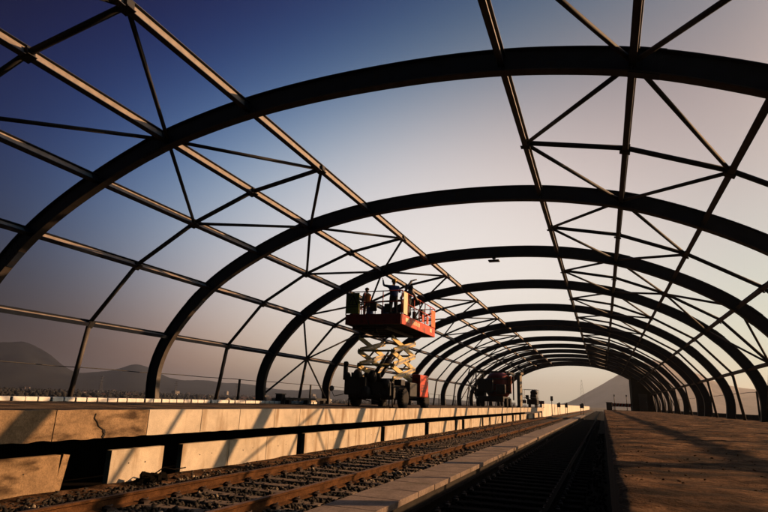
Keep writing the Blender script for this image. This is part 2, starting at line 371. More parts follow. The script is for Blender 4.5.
# loose clods and pebbles on it
def stones(name, n, pos, size, mats, squash=0.7):
    base = np.array([(-1,-1,-1),(1,-1,-1),(1,1,-1),(-1,1,-1),(-1,-1,1),(1,-1,1),(1,1,1),(-1,1,1)], float)*0.5
    P = pos(n); s = size(n)[:, None, None]
    v = base[None]+rng.normal(0, 0.16, (n, 8, 3)); v[:, 4:, :2] *= rng.uniform(0.4, 0.9, (n, 1, 1))
    a = rng.uniform(0, 2*np.pi, n); ca, sa = np.cos(a), np.sin(a)
    vx = v[:, :, 0]*ca[:, None]-v[:, :, 1]*sa[:, None]; vy = v[:, :, 0]*sa[:, None]+v[:, :, 1]*ca[:, None]
    b = rng.uniform(-0.6, 0.6, n); cb, sb = np.cos(b), np.sin(b)
    vz = v[:, :, 2]*squash; vx2 = vx*cb[:, None]-vz*sb[:, None]; vz2 = vx*sb[:, None]+vz*cb[:, None]
    v = np.stack([vx2, vy, vz2], -1)*s+P[:, None, :]
    F = np.array([(0,3,2,1),(4,5,6,7),(0,1,5,4),(1,2,6,5),(2,3,7,6),(3,0,4,7)])
    f = (F[None]+8*np.arange(n)[:, None, None]).reshape(-1, 4)
    me = bpy.data.meshes.new(name); me.vertices.add(n*8); me.vertices.foreach_set('co', v.reshape(-1))
    me.loops.add(len(f)*4); me.loops.foreach_set('vertex_index', f.reshape(-1)); me.polygons.add(len(f))
    me.polygons.foreach_set('loop_start', np.arange(len(f))*4); me.polygons.foreach_set('loop_total', np.full(len(f), 4)); me.update(); me.validate()
    for x_ in mats: me.materials.append(M[x_])
    return link(name, me)
def pos_r(n):
    y = 0.9+26*rng.random(n)**2.2; xx = EDGE_R+0.03+6.2*rng.random(n)**1.5
    return np.stack([xx, y, np.full(n, TOP_R-0.004)], -1)
tag(stones('loose_clods', 2600, pos_r, lambda n: 0.004+0.011*rng.random(n)**3, ['dirt'], 0.5), kind='stuff')

# ballast beds (left track raised in stones; the right trench)
bm = bmesh.new(); nxx = 40; prof = []
for i in range(nxx):
    xx = -8.1+(i/(nxx-1))*4.5
    z = -1.70
    if -7.0 < xx < -3.62: z = -1.585
    elif xx <= -7.0: z = -1.66+0.0
    prof.append((xx, z))
ys = np.concatenate([np.linspace(-5, 30, 240), np.linspace(30.5, 260, 160)])
rows = [[bm.verts.new((xx, y, z+0.022*noise.noise(Vector((xx*5, y*5, 0))))) for (xx, z) in prof] for y in ys]
for j in range(len(ys)-1):
    for i in range(nxx-1): bm.faces.new((rows[j][i], rows[j][i+1], rows[j+1][i+1], rows[j+1][i]))
tag(obj('ballast', bm, 'ballast'), kind='structure')
bm = bmesh.new(); ys = np.linspace(-5, 260, 160)
rows = [[bm.verts.new((xx, y, -1.735+0.02*noise.noise(Vector((xx*5, y*3, 4))))) for xx in np.linspace(-2.79, 0.04, 12)] for y in ys]
for j in range(len(ys)-1):
    for i in range(11): bm.faces.new((rows[j][i], rows[j][i+1], rows[j+1][i+1], rows[j+1][i]))
tag(obj('trench_bed', bm, 'stone_and_shade'), kind='structure')  # trench shade put into the near-black bed
def pos_b(n):
    y = 3.5+50*rng.random(n)**1.9; xx = -8.02+4.4*rng.random(n)
    z = np.where((xx > -7.0), -1.562, -1.645)+0.045*rng.random(n)**2
    return np.stack([xx, y, z], -1)
tag(stones('ballast_stones', 30000, pos_b, lambda n: 0.035+0.035*rng.random(n), ['stone']), kind='stuff')
def pos_t(n):
    y = 1+40*rng.random(n)**1.6; xx = -2.74+2.7*rng.random(n)
    return np.stack([xx, y, np.full(n, -1.72)], -1)
tag(stones('trench_stones', 5000, pos_t, lambda n: 0.03+0.035*rng.random(n), ['stone_and_shade']), kind='stuff')

# rails
def rail_mesh(y0, y1, lit):
    pr = [(-0.036,0),(0.036,0),(0.036,-0.03),(0.012,-0.042),(0.010,-0.125),(0.07,-0.145),(0.07,-0.158),(-0.07,-0.158),(-0.07,-0.145),(-0.010,-0.125),(-0.012,-0.042),(-0.036,-0.03)]
    bm = bmesh.new(); ys = np.arange(y0, y1+0.1, 3.0); rings = []
    for y in ys: rings.append([bm.verts.new((a, y, b)) for a, b in pr])
    for j in range(len(ys)-1):
        for k in range(len(pr)):
            f = bm.faces.new((rings[j][k], rings[j][(k+1)%12], rings[j+1][(k+1)%12], rings[j+1][k])); f.material_index = 1 if k == 0 else 0
    bm.faces.new(rings[0]); bm.faces.new(rings[-1])
    return mesh('rail', bm, ['rust', 'railtop'] if lit else ['rail_shade', 'rail_shade'])
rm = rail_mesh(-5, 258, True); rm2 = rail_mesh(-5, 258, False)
T1 = (-6.10, -4.40, -1.36); T2 = (-2.62, -0.90, -1.53)
for xx, z, lab in ((T1[0], T1[2], 'rusty rail of the sunlit track nearest the left platform wall'), (T1[1], T1[2], 'rusty rail of the sunlit track beside the concrete slab walkway'),
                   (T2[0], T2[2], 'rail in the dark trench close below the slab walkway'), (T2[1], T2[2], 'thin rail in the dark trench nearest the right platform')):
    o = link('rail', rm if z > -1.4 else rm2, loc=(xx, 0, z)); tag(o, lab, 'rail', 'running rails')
    for y in np.arange(2.5, 80, 13.0):
        bm = bmesh.new()
        box(bm, (0, 0, -0.082), (0.076, 0.8, 0.07))
        for s in (-1, 1):
            for q in (-0.3, -0.1, 0.1, 0.3): box(bm, (s*0.044, q, -0.082), (0.02, 0.035, 0.035))
        obj('fishplate', bm, 'clip', o, loc=(0, y, 0))
# sleepers
def sleeper_proto(cx, z, gauge, label, grp):
    t = thing('sleeper', label, 'sleeper', (cx, 0, z), 0, grp)
    bm = bmesh.new(); hw = gauge/2
    box(bm, (0, 0, -0.245), (gauge+0.95, 0.25, 0.17), bevel=0.02); obj('beam', bm, 'sleeper' if z > -1.4 else 'sleeper_shade', t)
    for s in (-1, 1):
        for q in (-1, 1):
            bm = bmesh.new()
            xx = s*hw+q*0.095
            box(bm, (xx, 0, -0.142), (0.09, 0.12, 0.034)); tube(bm, [(xx-q*0.05, -0.05, -0.12), (xx, -0.055, -0.095), (xx+q*0.03, 0, -0.10), (xx, 0.055, -0.095), (xx-q*0.05, 0.05, -0.12)], 0.012, 5)
            obj('rail_clip', bm, 'clip', t)
    return t
for (xa, xb, z), lab, grp, y0 in ((T1, 'concrete sleeper set in stones under the sunlit rusty track', 'sleepers of the sunlit track', 2.2), (T2, 'concrete sleeper in the dark trench by the right platform', 'sleepers of the trench track', 1.0)):
    p = sleeper_proto((xa+xb)/2, z, xb-xa, lab, grp); p.location.y = y0; y = y0+0.62
    while y < 84:
        c = copy_tree(p); c.location.y = y+random.uniform(-0.015, 0.015); c.rotation_euler.z = random.uniform(-0.008, 0.008); y += 0.62
# slab walkway between the tracks
y = -3.0; i = 0
while y < 100:
    ln = 0.92+random.uniform(-0.04, 0.06)
    bm = bmesh.new(); x0 = -2.79+random.uniform(-0.012, 0.008); x1 = -3.58+random.uniform(-0.02, 0.02)
    box(bm, ((x0+x1)/2, y+ln/2, -1.445), (x0-x1, ln-0.016, 0.09), Matrix.Rotation(random.uniform(-0.006, 0.006), 3, 'Y'), bevel=0.008)
    o = obj('walkway_slab', bm, 'slab'); tag(o, 'concrete walkway slab between the tracks, %.1f metres down the line' % (y+ln/2), 'concrete slab', 'slabs of the walkway between the tracks')
    y += ln
bm = bmesh.new(); box(bm, (-3.2, 47, -1.66), (0.70, 104, 0.33)); tag(obj('trough_footing', bm, 'dark_conc'), kind='structure')
# rubble heap on the ballast by the wall
bm = bmesh.new()
for k in range(46):
    a = random.random(); yy = 8.0+1.1*a; xx = -7.75+random.uniform(-0.12, 0.16); hh = 0.16*math.sin(math.pi*a)
    box(bm, (xx, yy, -1.63+hh*random.random()), (random.uniform(0.05,0.16), random.uniform(0.05,0.16), random.uniform(0.03,0.1)), Matrix.Rotation(random.uniform(-1,1), 3, (random.random(), random.random(), random.random()+0.1)))
tube(bm, [(-7.72, 8.5, -1.5), (-7.7, 8.75, -1.38), (-7.68, 9.0, -1.44), (-7.7, 9.35, -1.44)], 0.012, 5)
tag(obj('rubble_heap', bm, 'stone_and_shade'), 'small dark heap of rubble with a bent bar against the platform wall', 'rubble')
# ledge of soil between wall and rail
bm = bmesh.new(); ys = np.linspace(-4, 84, 180)
prf = [(-8.12,-1.60),(-7.8,-1.60),(-7.45,-1.62),(-7.1,-1.70)]
rows = [[bm.verts.new((a, y, b+0.035*noise.noise(Vector((a*3, y*1.5, 2))))) for a, b in prf] for y in ys]
for j in range(len(ys)-1):
    for i in range(3): bm.faces.new((rows[j][i], rows[j][i+1], rows[j+1][i+1], rows[j+1][i])).smooth = True
tag(obj('verge', bm, 'dirt'), kind='structure')

# ------------------------------------------------------------------ arched roof
CX = -3.655
NODE = {  # halfwidth, height  (A purlins carry the roof gap edge)
    'P5': (9.22, 1.70), 'P4': (7.85, 3.26), 'P3': (6.11, 4.30), 'B': (4.37, 5.0), 'A': (2.44, 5.385)}
ctrl = [(9.56,TOP_L),(9.64,0.45),(9.50,1.1),(9.22,1.70),(8.62,2.50),(7.85,3.26),(7.0,3.83),(6.11,4.30),(5.25,4.68),(4.37,5.0),(3.4,5.22),(2.44,5.385),(1.25,5.49),(0,5.52)]
full = [(-a, b) for a, b in ctrl]+[(a, b) for a, b in ctrl[:-1][::-1]]
def catmull(P, k=5):
    o = []
    for i in range(len(P)-1):
        p0 = P[max(i-1, 0)]; p1 = P[i]; p2 = P[i+1]; p3 = P[min(i+2, len(P)-1)]
        for j in range(k):
            t = j/k
            o.append(tuple(0.5*((2*p1[c])+(-p0[c]+p2[c])*t+(2*p0[c]-5*p1[c]+4*p2[c]-p3[c])*t*t+(-p0[c]+3*p1[c]-3*p2[c]+p3[c])*t**3) for c in (0, 1)))
    o.append(P[-1]); return o
curve = [(CX+a, b) for a, b in catmull(full)]
sm = curve[:]
for _ in range(6):
    sm = [sm[0]]+[((sm[i-1][0]+2*sm[i][0]+sm[i+1][0])/4, (sm[i-1][1]+2*sm[i][1]+sm[i+1][1])/4) for i in range(1, len(sm)-1)]+[sm[-1]]
curve = sm
def normals(C):
    o = []
    for i in range(len(C)):
        a = Vector(C[max(i-1, 0)]); b = Vector(C[min(i+1, len(C)-1)]); t = (b-a).normalized(); o.append(Vector((-t.y, t.x)))
    return o
nrm = normals(curve)      # outward (up at the crown)
def sweep(r0, r1, w, side=0.0):
    """solid strip between radial offsets r0..r1, width w along Y"""
    bm = bmesh.new(); prev = None
    for (p, q) in zip(curve, nrm):
        a = Vector(p)+q*r0; b = Vector(p)+q*r1
        ring = [bm.verts.new((a.x, side-w/2, a.y)), bm.verts.new((a.x, side+w/2, a.y)), bm.verts.new((b.x, side+w/2, b.y)), bm.verts.new((b.x, side-w/2, b.y))]
        if prev:
            for k in range(4): bm.faces.new((prev[k], prev[(k+1)%4], ring[(k+1)%4], ring[k]))
        else: bm.faces.new(ring)
        prev = ring
    bm.faces.new(prev); return bm
H = 0.195
def near_curve(x):
    i = min(range(len(curve)), key=lambda k: abs(curve[k][0]-x)+(100 if curve[k][1] < 0.8 else 0)); return i
def node_xz(k, side):
    if k == 'R': return (0.74+0.0, 5.0)
    hw, z = NODE[k]; return (CX+side*hw, z)
def node_n(x, z):
    i = min(range(len(curve)), key=lambda k: (curve[k][0]-x)**2+(curve[k][1]-z)**2); return nrm[i]
PUR = [('P5',-1),('P4',-1),('P3',-1),('B',-1),('A',-1),('A',1),('B',1),('P3',1),('P4',1),('P5',1)]
PNAME = {('P5',-1):'lowest left',('P4',-1):'second lowest left',('P3',-1):'middle left',('B',-1):'upper left',('A',-1):'topmost left',
         ('A',1):'topmost right',('B',1):'upper right',('P3',1):'middle right',('P4',1):'second lowest right',('P5',1):'lowest right'}
arch = thing('steel_arch', '', 'arch', (0,0,0), 0, 'steel arches of the roof frame')
obj('web', sweep(-H+0.016, H-0.016, 0.03), 'steel', arch)
obj('outer_flange', sweep(H-0.014, H+0.006, 0.17), 'steel', arch)
obj('inner_flange', sweep(-H-0.006, -H+0.014, 0.17), 'flange', arch)
for s in (-1, 1):
    bm = bmesh.new(); box(bm, (CX+s*9.56, 0, TOP_L+0.014), (0.46, 0.34, 0.03))
    for a in (-0.18, 0.18):
        for b in (-0.12, 0.12): cyl(bm, (CX+s*9.56+a, b, TOP_L+0.028), (CX+s*9.56+a, b, TOP_L+0.09), 0.016, 6)
    obj('base_plate', bm, 'steel', arch)
for (k, s) in PUR:
    x, z = node_xz(k, s); q = node_n(x, z); t = Vector((q.y, -q.x)); bm = bmesh.new()
    rot = Matrix(((t.x, 0, q.x), (0, 1, 0), (t.y, 0, q.y)))
    for sy in (-1, 1): box(bm, (x, sy*0.048, z), (0.014, 0.066, 2*H-0.034), rot)
    obj('stiffener', bm, 'steel', arch)
for fr in (0.17, 0.335, 0.665, 0.83):
    i_ = int(fr*(len(curve)-1)); c_ = curve[i_]; q = nrm[i_]; t = Vector((q.y, -q.x)); rot = Matrix(((t.x, 0, q.x), (0, 1, 0), (t.y, 0, q.y)))
    bm = bmesh.new(); box(bm, (c_[0], 0, c_[1]), (0.44, 0.056, 2*H-0.10), rot)
    for a_ in (-0.17, -0.07, 0.07, 0.17):
        for b_ in (-0.1, 0.0, 0.1): o_ = rot@Vector((a_, 0, b_)); box(bm, (c_[0]+o_.x, 0, c_[1]+o_.z), (0.032, 0.086, 0.032), rot)
    for r_ in (-1, 1): o_ = rot@Vector((0, 0, r_*(H+0.012))); box(bm, (c_[0]+o_.x, 0, c_[1]+o_.z), (0.44, 0.15, 0.014), rot)
    obj('splice_plate', bm, 'steel', arch)
YS = [1.9, 8.0, 14.1, 20.2, 26.2, 32.9, 39.5, 42.2, 49.2, 55.3, 60.8, 66.5, 72.3, 78.0, 80.6]
ANAME = ['overhead behind the photographer, at the open near end', 'nearest one in full view, sweeping across the top', 'second one in view, its left foot standing alone on the platform', 'third one in view, just in front of the scissor lift',
 'fourth one in view, rising right behind the scissor lift', 'fifth one in view, two past the scissor lift', 'sixth in view, near half of the close pair', 'seventh in view, far half of the close pair',
 'eighth in view, first past the close pair', 'ninth in view, second past the close pair', 'tenth in view, where the dark tank machine stands', 'eleventh in view, fourth from the far end', 'twelfth in view, third from the far end', 'last but one at the far end', 'last one, framing the far mountain']
for i, y in enumerate(YS):
    a = arch if i == 0 else copy_tree(arch)
    a.location.y = y; a['label'] = 'curved dark steel arch, '+ANAME[i]
# purlins: one I-section piece per bay
def purlin(k, s, ya, yb, label):
    x, z = node_xz(k, s); q = node_n(x, z); t = Vector((q.y, -q.x)); ln = yb-ya-0.03
    key = ('pl', k, s, round(ln, 3))
    rot = Matrix(((t.x, 0, q.x), (0, 1, 0), (t.y, 0, q.y)))
    if key not in CACHE:
        bm = bmesh.new()
        box(bm, (0,0,0), (0.012, ln, 0.170), rot, mi=0)
        for r_ in (-1, 1): box(bm, rot@Vector((0,0,r_*0.092)), (0.105, ln-0.002, 0.012), rot, mi=1)
        me = mesh('purlin', bm, ['purlin', 'steel'])  # lit web and shaded flanges put into two colours
        cls = []
        for e in (-1, 1):
            bm = bmesh.new()
            box(bm, rot@Vector((0.017, e*(ln/2-0.07), 0.0)), (0.014, 0.16, 0.14), rot)
            for b_ in (-0.03, 0.03): box(bm, rot@Vector((0.030, e*(ln/2-0.07)+b_, 0.02)), (0.018, 0.024, 0.024), rot)
            cls.append(mesh('cleat', bm, 'steel'))
        CACHE[key] = (me, cls)
    me, cl = CACHE[key]
    o = link('purlin', me, loc=(x, (ya+yb)/2, z))
    for c_ in cl: link('cleat', c_, o)
    tag(o, label, 'purlin', 'purlins running between the arches')
CACHE = {}
BAY = ['bay overhead']+['%s bay past the nearest full arch' % w for w in ['first','second','third','fourth','fifth','sixth','seventh','eighth','ninth','tenth','eleventh','twelfth','thirteenth']]
for i in range(len(YS)-1):
    for (k, s) in PUR: purlin(k, s, YS[i], YS[i+1], '%s steel purlin in the %s' % (PNAME[(k, s)], BAY[i]))
# on the right of the crown one extra line carries the bracing (the ridge line in the photo is the right 'B')

# mid-bay rafters, braces
def rafter(y, side, label):
    t = thing('rafter', label, 'rafter', (0, y, 0), 0, 'mid-bay rafters')
    base = (CX+side*9.5, TOP_L)
    seq = [base]+[node_xz(k, side) for k in ('P5','P4','P3','B','A')]
    if side not in CACHE:
        bm = bmesh.new(); tube(bm, [(seq[0][0], 0, seq[0][1]), (seq[1][0], 0, seq[1][1])], 0.065, 8)
        a = mesh('post', bm, 'flange')
        bm = bmesh.new()
        for p, q in zip(seq[1:-1], seq[2:]): tube(bm, [(p[0], 0, p[1]), (q[0], 0, q[1])], 0.055, 8)
        b = mesh('bent_tube', bm, 'brace')
        gs = []
        for p in seq[1:]:
            q = node_n(*p); bm = bmesh.new(); t_ = Vector((q.y, -q.x)); rot = Matrix(((t_.x, 0, q.x), (0, 1, 0), (t_.y, 0, q.y)))
            box(bm, (p[0]-q.x*0.10, 0, p[1]-q.y*0.10), (0.20, 0.16, 0.012), rot, bevel=0.003); box(bm, (p[0], 0, p[1]), (0.14, 0.14, 0.12), rot)
            gs.append(mesh('gusset', bm, 'brace'))
        CACHE[side] = (a, b, gs)
    a, b, gs = CACHE[side]
    link('post', a, t); link('bent_tube', b, t)
    for g in gs: link('gusset', g, t)
def brace(p, q, label):
    bm = bmesh.new(); p = Vector(p); q = Vector(q); d = (q-p).normalized(); tube(bm, [p+d*0.10, q-d*0.08], 0.041, 8)
    loc = (p+q)/2
    for v in bm.verts: v.co -= loc
    o = obj('brace', bm, 'brace', loc=loc); tag(o, label, 'brace', 'diagonal braces of the roof')
narrow = {6, 13}
full_bays = {3, 9}
for i in range(len(YS)-1):
    if i in narrow: continue
    ya, yb = YS[i], YS[i+1]; ym = (ya+yb)/2
    for side, sn in ((-1, 'left'), (1, 'right')):
        rafter(ym, side, '%s mid-bay rafter of bent tube in the %s' % (sn, BAY[i]))
        def P(k, y): x, z = node_xz(k, side); q = node_n(x, z); return (x-q.x*0.02, y, z-q.y*0.02)
        for (ka, y, w) in (('B', ya, 'near'), ('B', yb, 'far')):
            for km, w2 in (('A', 'top'), ('P3', 'bottom')):
                brace(P(ka, y), P(km, ym), '%s %s %s diagonal of the upper diamond, %s' % (sn, w, w2, BAY[i]))
        if i in full_bays:
            for y, w in ((ya, 'near'), (yb, 'far')):
                brace(P('P4', y), P('P5', ym), '%s %s upper diagonal of the low star, %s' % (sn, w, BAY[i]))
                brace((CX+side*9.60, y, -0.1), P('P5', ym), '%s %s foot diagonal of the low star, %s' % (sn, w, BAY[i]))
                brace(P('P4', y), P('P3', ym), '%s %s diagonal between middle purlins, %s' % (sn, w, BAY[i]))

# small lamp bracket under the third arch
t = thing('hanging_lamp', 'small dark flat lamp hanging under the third arch in view', 'lamp', (-3.52, 20.2, 5.36))
bm = bmesh.new(); box(bm, (0,0,-0.05), (0.12,0.10,0.10)); cyl(bm, (0,0,-0.02), (0,0,-0.16), 0.03, 8); obj('bracket', bm, 'black', t)
bm = bmesh.new(); box(bm, (0,0,-0.18), (0.40,0.26,0.05), bevel=0.01); obj('lamp_housing', bm, 'black', t)

# ------------------------------------------------------------------ platform edge things
y = 6.4; i = 0
while y < 24:
    ln = 0.34; bm = bmesh.new(); box(bm, (0,0,0.05), (0.22, ln-0.03, 0.11), bevel=0.02)
    o = obj('kerb_block', bm, 'white_conc', loc=(-12.75+random.uniform(-0.02,0.02), y+ln/2, TOP_L)); o.rotation_euler.z = random.uniform(-0.04, 0.04)
    if True:
        tag(o, 'low white kerb block of the far left platform edge, %.1f metres down the platform' % (y+0.17), 'kerb block', 'white blocks along the back of the left platform')
    else: bpy.data.objects.remove(o)
    y += ln
def fence(xf, ys, ztop, label, zb):
    t = thing('fence', label, 'fence', (xf, 0, zb)); h = ztop-zb
    for y in ys:
        bm = bmesh.new(); box(bm, (0, y, h/2), (0.07, 0.07, h)); box(bm, (0, y, 0.006), (0.16, 0.16, 0.012)); obj('fence_post', bm, 'black', t)
    bm = bmesh.new()
    tube(bm, [(0, -4, h-0.01)]+[(0, yy, h-0.01-0.02*math.sin((yy)*1.0)**2) for yy in np.arange(-3, 84, 1.0)], 0.014, 6); obj('top_rail', bm, 'black', t)
    return t
fence(-13.75, list(np.arange(19.35, 83, 6.05)), 0.57, 'thin dark post and wire fence behind the left platform', TOP_L)
fence(6.45, list(np.arange(12.0, 83, 5.9)), 0.94, 'thin dark post and wire fence behind the right platform', TOP_R)
# low dark plinth wall under the right arches
bm = bmesh.new(); box(bm, (6.75, 38.5, -0.30), (0.24, 89, 0.42), bevel=0.015); tag(obj('plinth_wall', bm, 'dark_conc'), 'low dark concrete plinth wall behind the feet of the right arches', 'wall')
bm = bmesh.new(); box(bm, (-13.9, 38.5, -0.62), (0.2, 89, 0.50)); tag(obj('retaining_wall', bm, 'dark_conc'), 'dark retaining wall at the back of the left platform', 'wall')
# a beam on blocks and a bollard near the third arch
bm = bmesh.new(); bar(bm, (-12.4, 20.7, -0.14), (-12.6, 24.9, -0.14), 0.10, 0.10); 
for yy in (21.2, 22.8, 24.4): box(bm, (-12.5, yy, -0.27), (0.2, 0.2, 0.17))
tag(obj('timber_beam', bm, 'black'), 'dark beam lying on blocks between the third and fourth arches', 'beam')
bm = bmesh.new(); box(bm, (0,0,0.19), (0.30,0.30,0.38), bevel=0.02); box(bm, (0,0,0.40), (0.34,0.34,0.04))
tag(obj('junction_box', bm, 'black', loc=(-12.75, 20.95, TOP_L)), 'small dark box beside the foot of the third left arch', 'box')
for j, (yy, xx, w_) in enumerate([(21.6,-13.3,0.5),(22.2,-13.2,0.4),(23.1,-13.3,0.6),(23.9,-13.2,0.35),(24.6,-13.25,0.5)]):
    bm = bmesh.new(); box(bm, (0,0,0.11), (0.3, w_, 0.22), bevel=0.03)
    tag(obj('stone_block', bm, 'concrete', loc=(xx, yy, TOP_L)), 'pale stone block behind the dark beam, %s from the left' % ['first','second','third','fourth','fifth'][j], 'stone block', 'pale blocks behind the beam')
#@@OBJECTS
# ------------------------------------------------------------------ people
def person(name_label, loc, rz, J, shirt, legs, hat, scale=0.88, vest=None, bulk=1.18):
    """J: joints in metres for a 1.75 m figure facing +Y; grown as one skinned surface"""
    t = thing('person', name_label, 'person', loc, rz)
    t.scale = (scale,)*3
    names = ['pelvis','waist','chest','neck','head','crown','shL','elL','wrL','haL','shR','elR','wrR','haR','hipL','knL','anL','toL','hipR','knR','anR','toR']
    rad = dict(pelvis=(.15,.11), waist=(.135,.10), chest=(.165,.115), neck=(.055,.055), head=(.085,.10), crown=(.07,.08), shL=(.062,.062), elL=(.045,.045), wrL=(.028,.03), haL=(.022,.038),
               shR=(.062,.062), elR=(.045,.045), wrR=(.028,.03), haR=(.022,.038), hipL=(.09,.09), knL=(.062,.062), anL=(.042,.042), toL=(.042,.032), hipR=(.09,.09), knR=(.062,.062), anR=(.042,.042), toR=(.042,.032))
    E_ = [('pelvis','waist'),('waist','chest'),('chest','neck'),('neck','head'),('head','crown'),('chest','shL'),('shL','elL'),('elL','wrL'),('wrL','haL'),('chest','shR'),('shR','elR'),('elR','wrR'),('wrR','haR'),
          ('pelvis','hipL'),('hipL','knL'),('knL','anL'),('anL','toL'),('pelvis','hipR'),('hipR','knR'),('knR','anR'),('anR','toR')]
    me = bpy.data.meshes.new('skel'); me.from_pydata([J[n] for n in names], [(names.index(a), names.index(b)) for a, b in E_], [])
    o = bpy.data.objects.new('skel', me); COL.objects.link(o)
    o.modifiers.new('s', 'SKIN').use_smooth_shade = True
    for i, n in enumerate(names):
        me.skin_vertices[0].data[i].radius = tuple(q*(bulk if n not in ('head','crown','neck','haL','haR') else 1.0) for q in rad[n]); me.skin_vertices[0].data[i].use_root = (n == 'pelvis')
    sb = o.modifiers.new('d', 'SUBSURF'); sb.levels = 2; sb.render_levels = 2
    dg = bpy.context.evaluated_depsgraph_get(); em = bpy.data.meshes.new_from_object(o.evaluated_get(dg))
    bpy.data.objects.remove(o)
    bm = bmesh.new(); bm.from_mesh(em)
    Vj = {k: Vector(v) for k, v in J.items()}
    # fingers and thumb
    for s in ('L', 'R'):
        w, h = Vj['wr'+s], Vj['ha'+s]; d = (h-w).normalized(); side = d.cross(Vector((1,0,0)) if abs(d.x) < 0.9 else Vector((0,1,0))).normalized(); nn = d.cross(side)
        for k, ln in enumerate((0.070, 0.080, 0.075, 0.058)):
            b = h+side*(0.030-0.020*k)+d*0.015
            tube(bm, [b, b+d*ln*0.5+nn*0.006, b+d*ln*0.85+nn*0.028], [0.010, 0.009, 0.007], 6)
        b = (w+h)/2+side*0.035; tube(bm, [b, b+side*0.03+d*0.025, b+side*0.035+d*0.06], [0.012, 0.011, 0.008], 6)
    # face: nose, brow, mouth, ears
    hd, f = Vj['head'], Vector((0, 1, 0))
    bmesh.ops.create_icosphere(bm, subdivisions=1, radius=0.016, matrix=Matrix.Translation(hd+Vector((0,0.10,-0.005))) @ Matrix.Diagonal((0.8,1.1,1.5,1)))
    for s in (-1, 1):
        bmesh.ops.create_icosphere(bm, subdivisions=1, radius=0.012, matrix=Matrix.Translation(hd+Vector((s*0.032,0.088,0.022))))
        bmesh.ops.create_icosphere(bm, subdivisions=1, radius=0.024, matrix=Matrix.Translation(hd+Vector((s*0.088,0.0,0.0))) @ Matrix.Diagonal((0.4,0.8,1.3,1)))
    box(bm, hd+Vector((0,0.091,-0.045)), (0.045,0.012,0.010))
    # materials by nearest bone
    bones = [(a, b) for a, b in E_]
    def mi(p):
        best, bn = 9, None
        for a, b in bones:
            A, B = Vj[a], Vj[b]; u = max(0, min(1, (p-A).dot(B-A)/max(1e-6, (B-A).length_squared))); dd = (p-(A+(B-A)*u)).length/ (rad[a][0]*(1-u)+rad[b][0]*u)
            if dd < best: best, bn = dd, (a, b)
        a, b = bn
        if b in ('neck',) or a in ('neck','head') : return 0 if p.z > Vj['neck'].z-0.01 or a != 'chest' else 1
        if b in ('haL','haR'): return 0
        if b in ('toL','toR'): return 3
        if b in ('knL','knR','anL','anR','hipL','hipR'): return 2
        if b == 'waist' and p.z < (Vj['pelvis'].z*0.5+Vj['waist'].z*0.5): return 2
        return 1
    for fc in bm.faces: fc.material_index = mi(fc.calc_center_median()); fc.smooth = True
    me = bpy.data.meshes.new('body'); bm.to_mesh(me); bm.free()
    for k in ('skin', shirt, legs, 'black'): me.materials.append(M[k])
    link('body', me, t)
    # headwear or hair
    bm = bmesh.new(); c = hd+Vector((0,-0.006,0.035))
    lathe(bm, [(0.108,0.0),(0.112,0.03),(0.104,0.075),(0.075,0.112),(0.035,0.130),(0.002,0.134)], c, 'z', 16)
    if hat == 'hat_y': box(bm, c+Vector((0,0.115,0.008)), (0.15,0.07,0.012), bevel=0.004)
    obj('helmet' if hat == 'hat_y' else 'hair', bm, hat, t)
    if vest:
        bm = bmesh.new(); ch, wa = Vj['chest'], Vj['waist']
        ax = (ch-wa).normalized(); base = Vj['pelvis']+(wa-Vj['pelvis'])*0.4
        rings = []
        for k, (u, rw, rdp) in enumerate(((0.0,.20,.155),(0.3,.19,.15),(0.6,.215,.16),(0.9,.225,.165),(1.08,.17,.13))):
            c = base+(ch+ax*0.05-base)*u
            rings.append([bm.verts.new(c+Vector((rw*math.cos(a), rdp*math.sin(a), 0))) for a in np.linspace(0, 2*math.pi, 17)[:-1]])
        for i in range(4):
            for k in range(16): bm.faces.new((rings[i][k], rings[i][(k+1)%16], rings[i+1][(k+1)%16], rings[i+1][k])).smooth = True
        obj('vest', bm, vest, t)
    return t
STAND = dict(pelvis=(0,0,.95), waist=(0,0,1.12), chest=(0,0,1.36), neck=(0,.01,1.50), head=(0,.03,1.62), crown=(0,.02,1.70),
             shL=(-.19,0,1.42), elL=(-.25,.02,1.14), wrL=(-.24,.12,.90), haL=(-.235,.15,.83), shR=(.19,0,1.42), elR=(.25,.02,1.14), wrR=(.24,.12,.90), haR=(.235,.15,.83),
             hipL=(-.10,0,.90), knL=(-.11,.03,.50), anL=(-.12,-.01,.09), toL=(-.13,.16,.04), hipR=(.10,0,.90), knR=(.11,.03,.50), anR=(.12,-.01,.09), toR=(.13,.16,.04))
def pose(**k): d = dict(STAND); d.update(k); return d

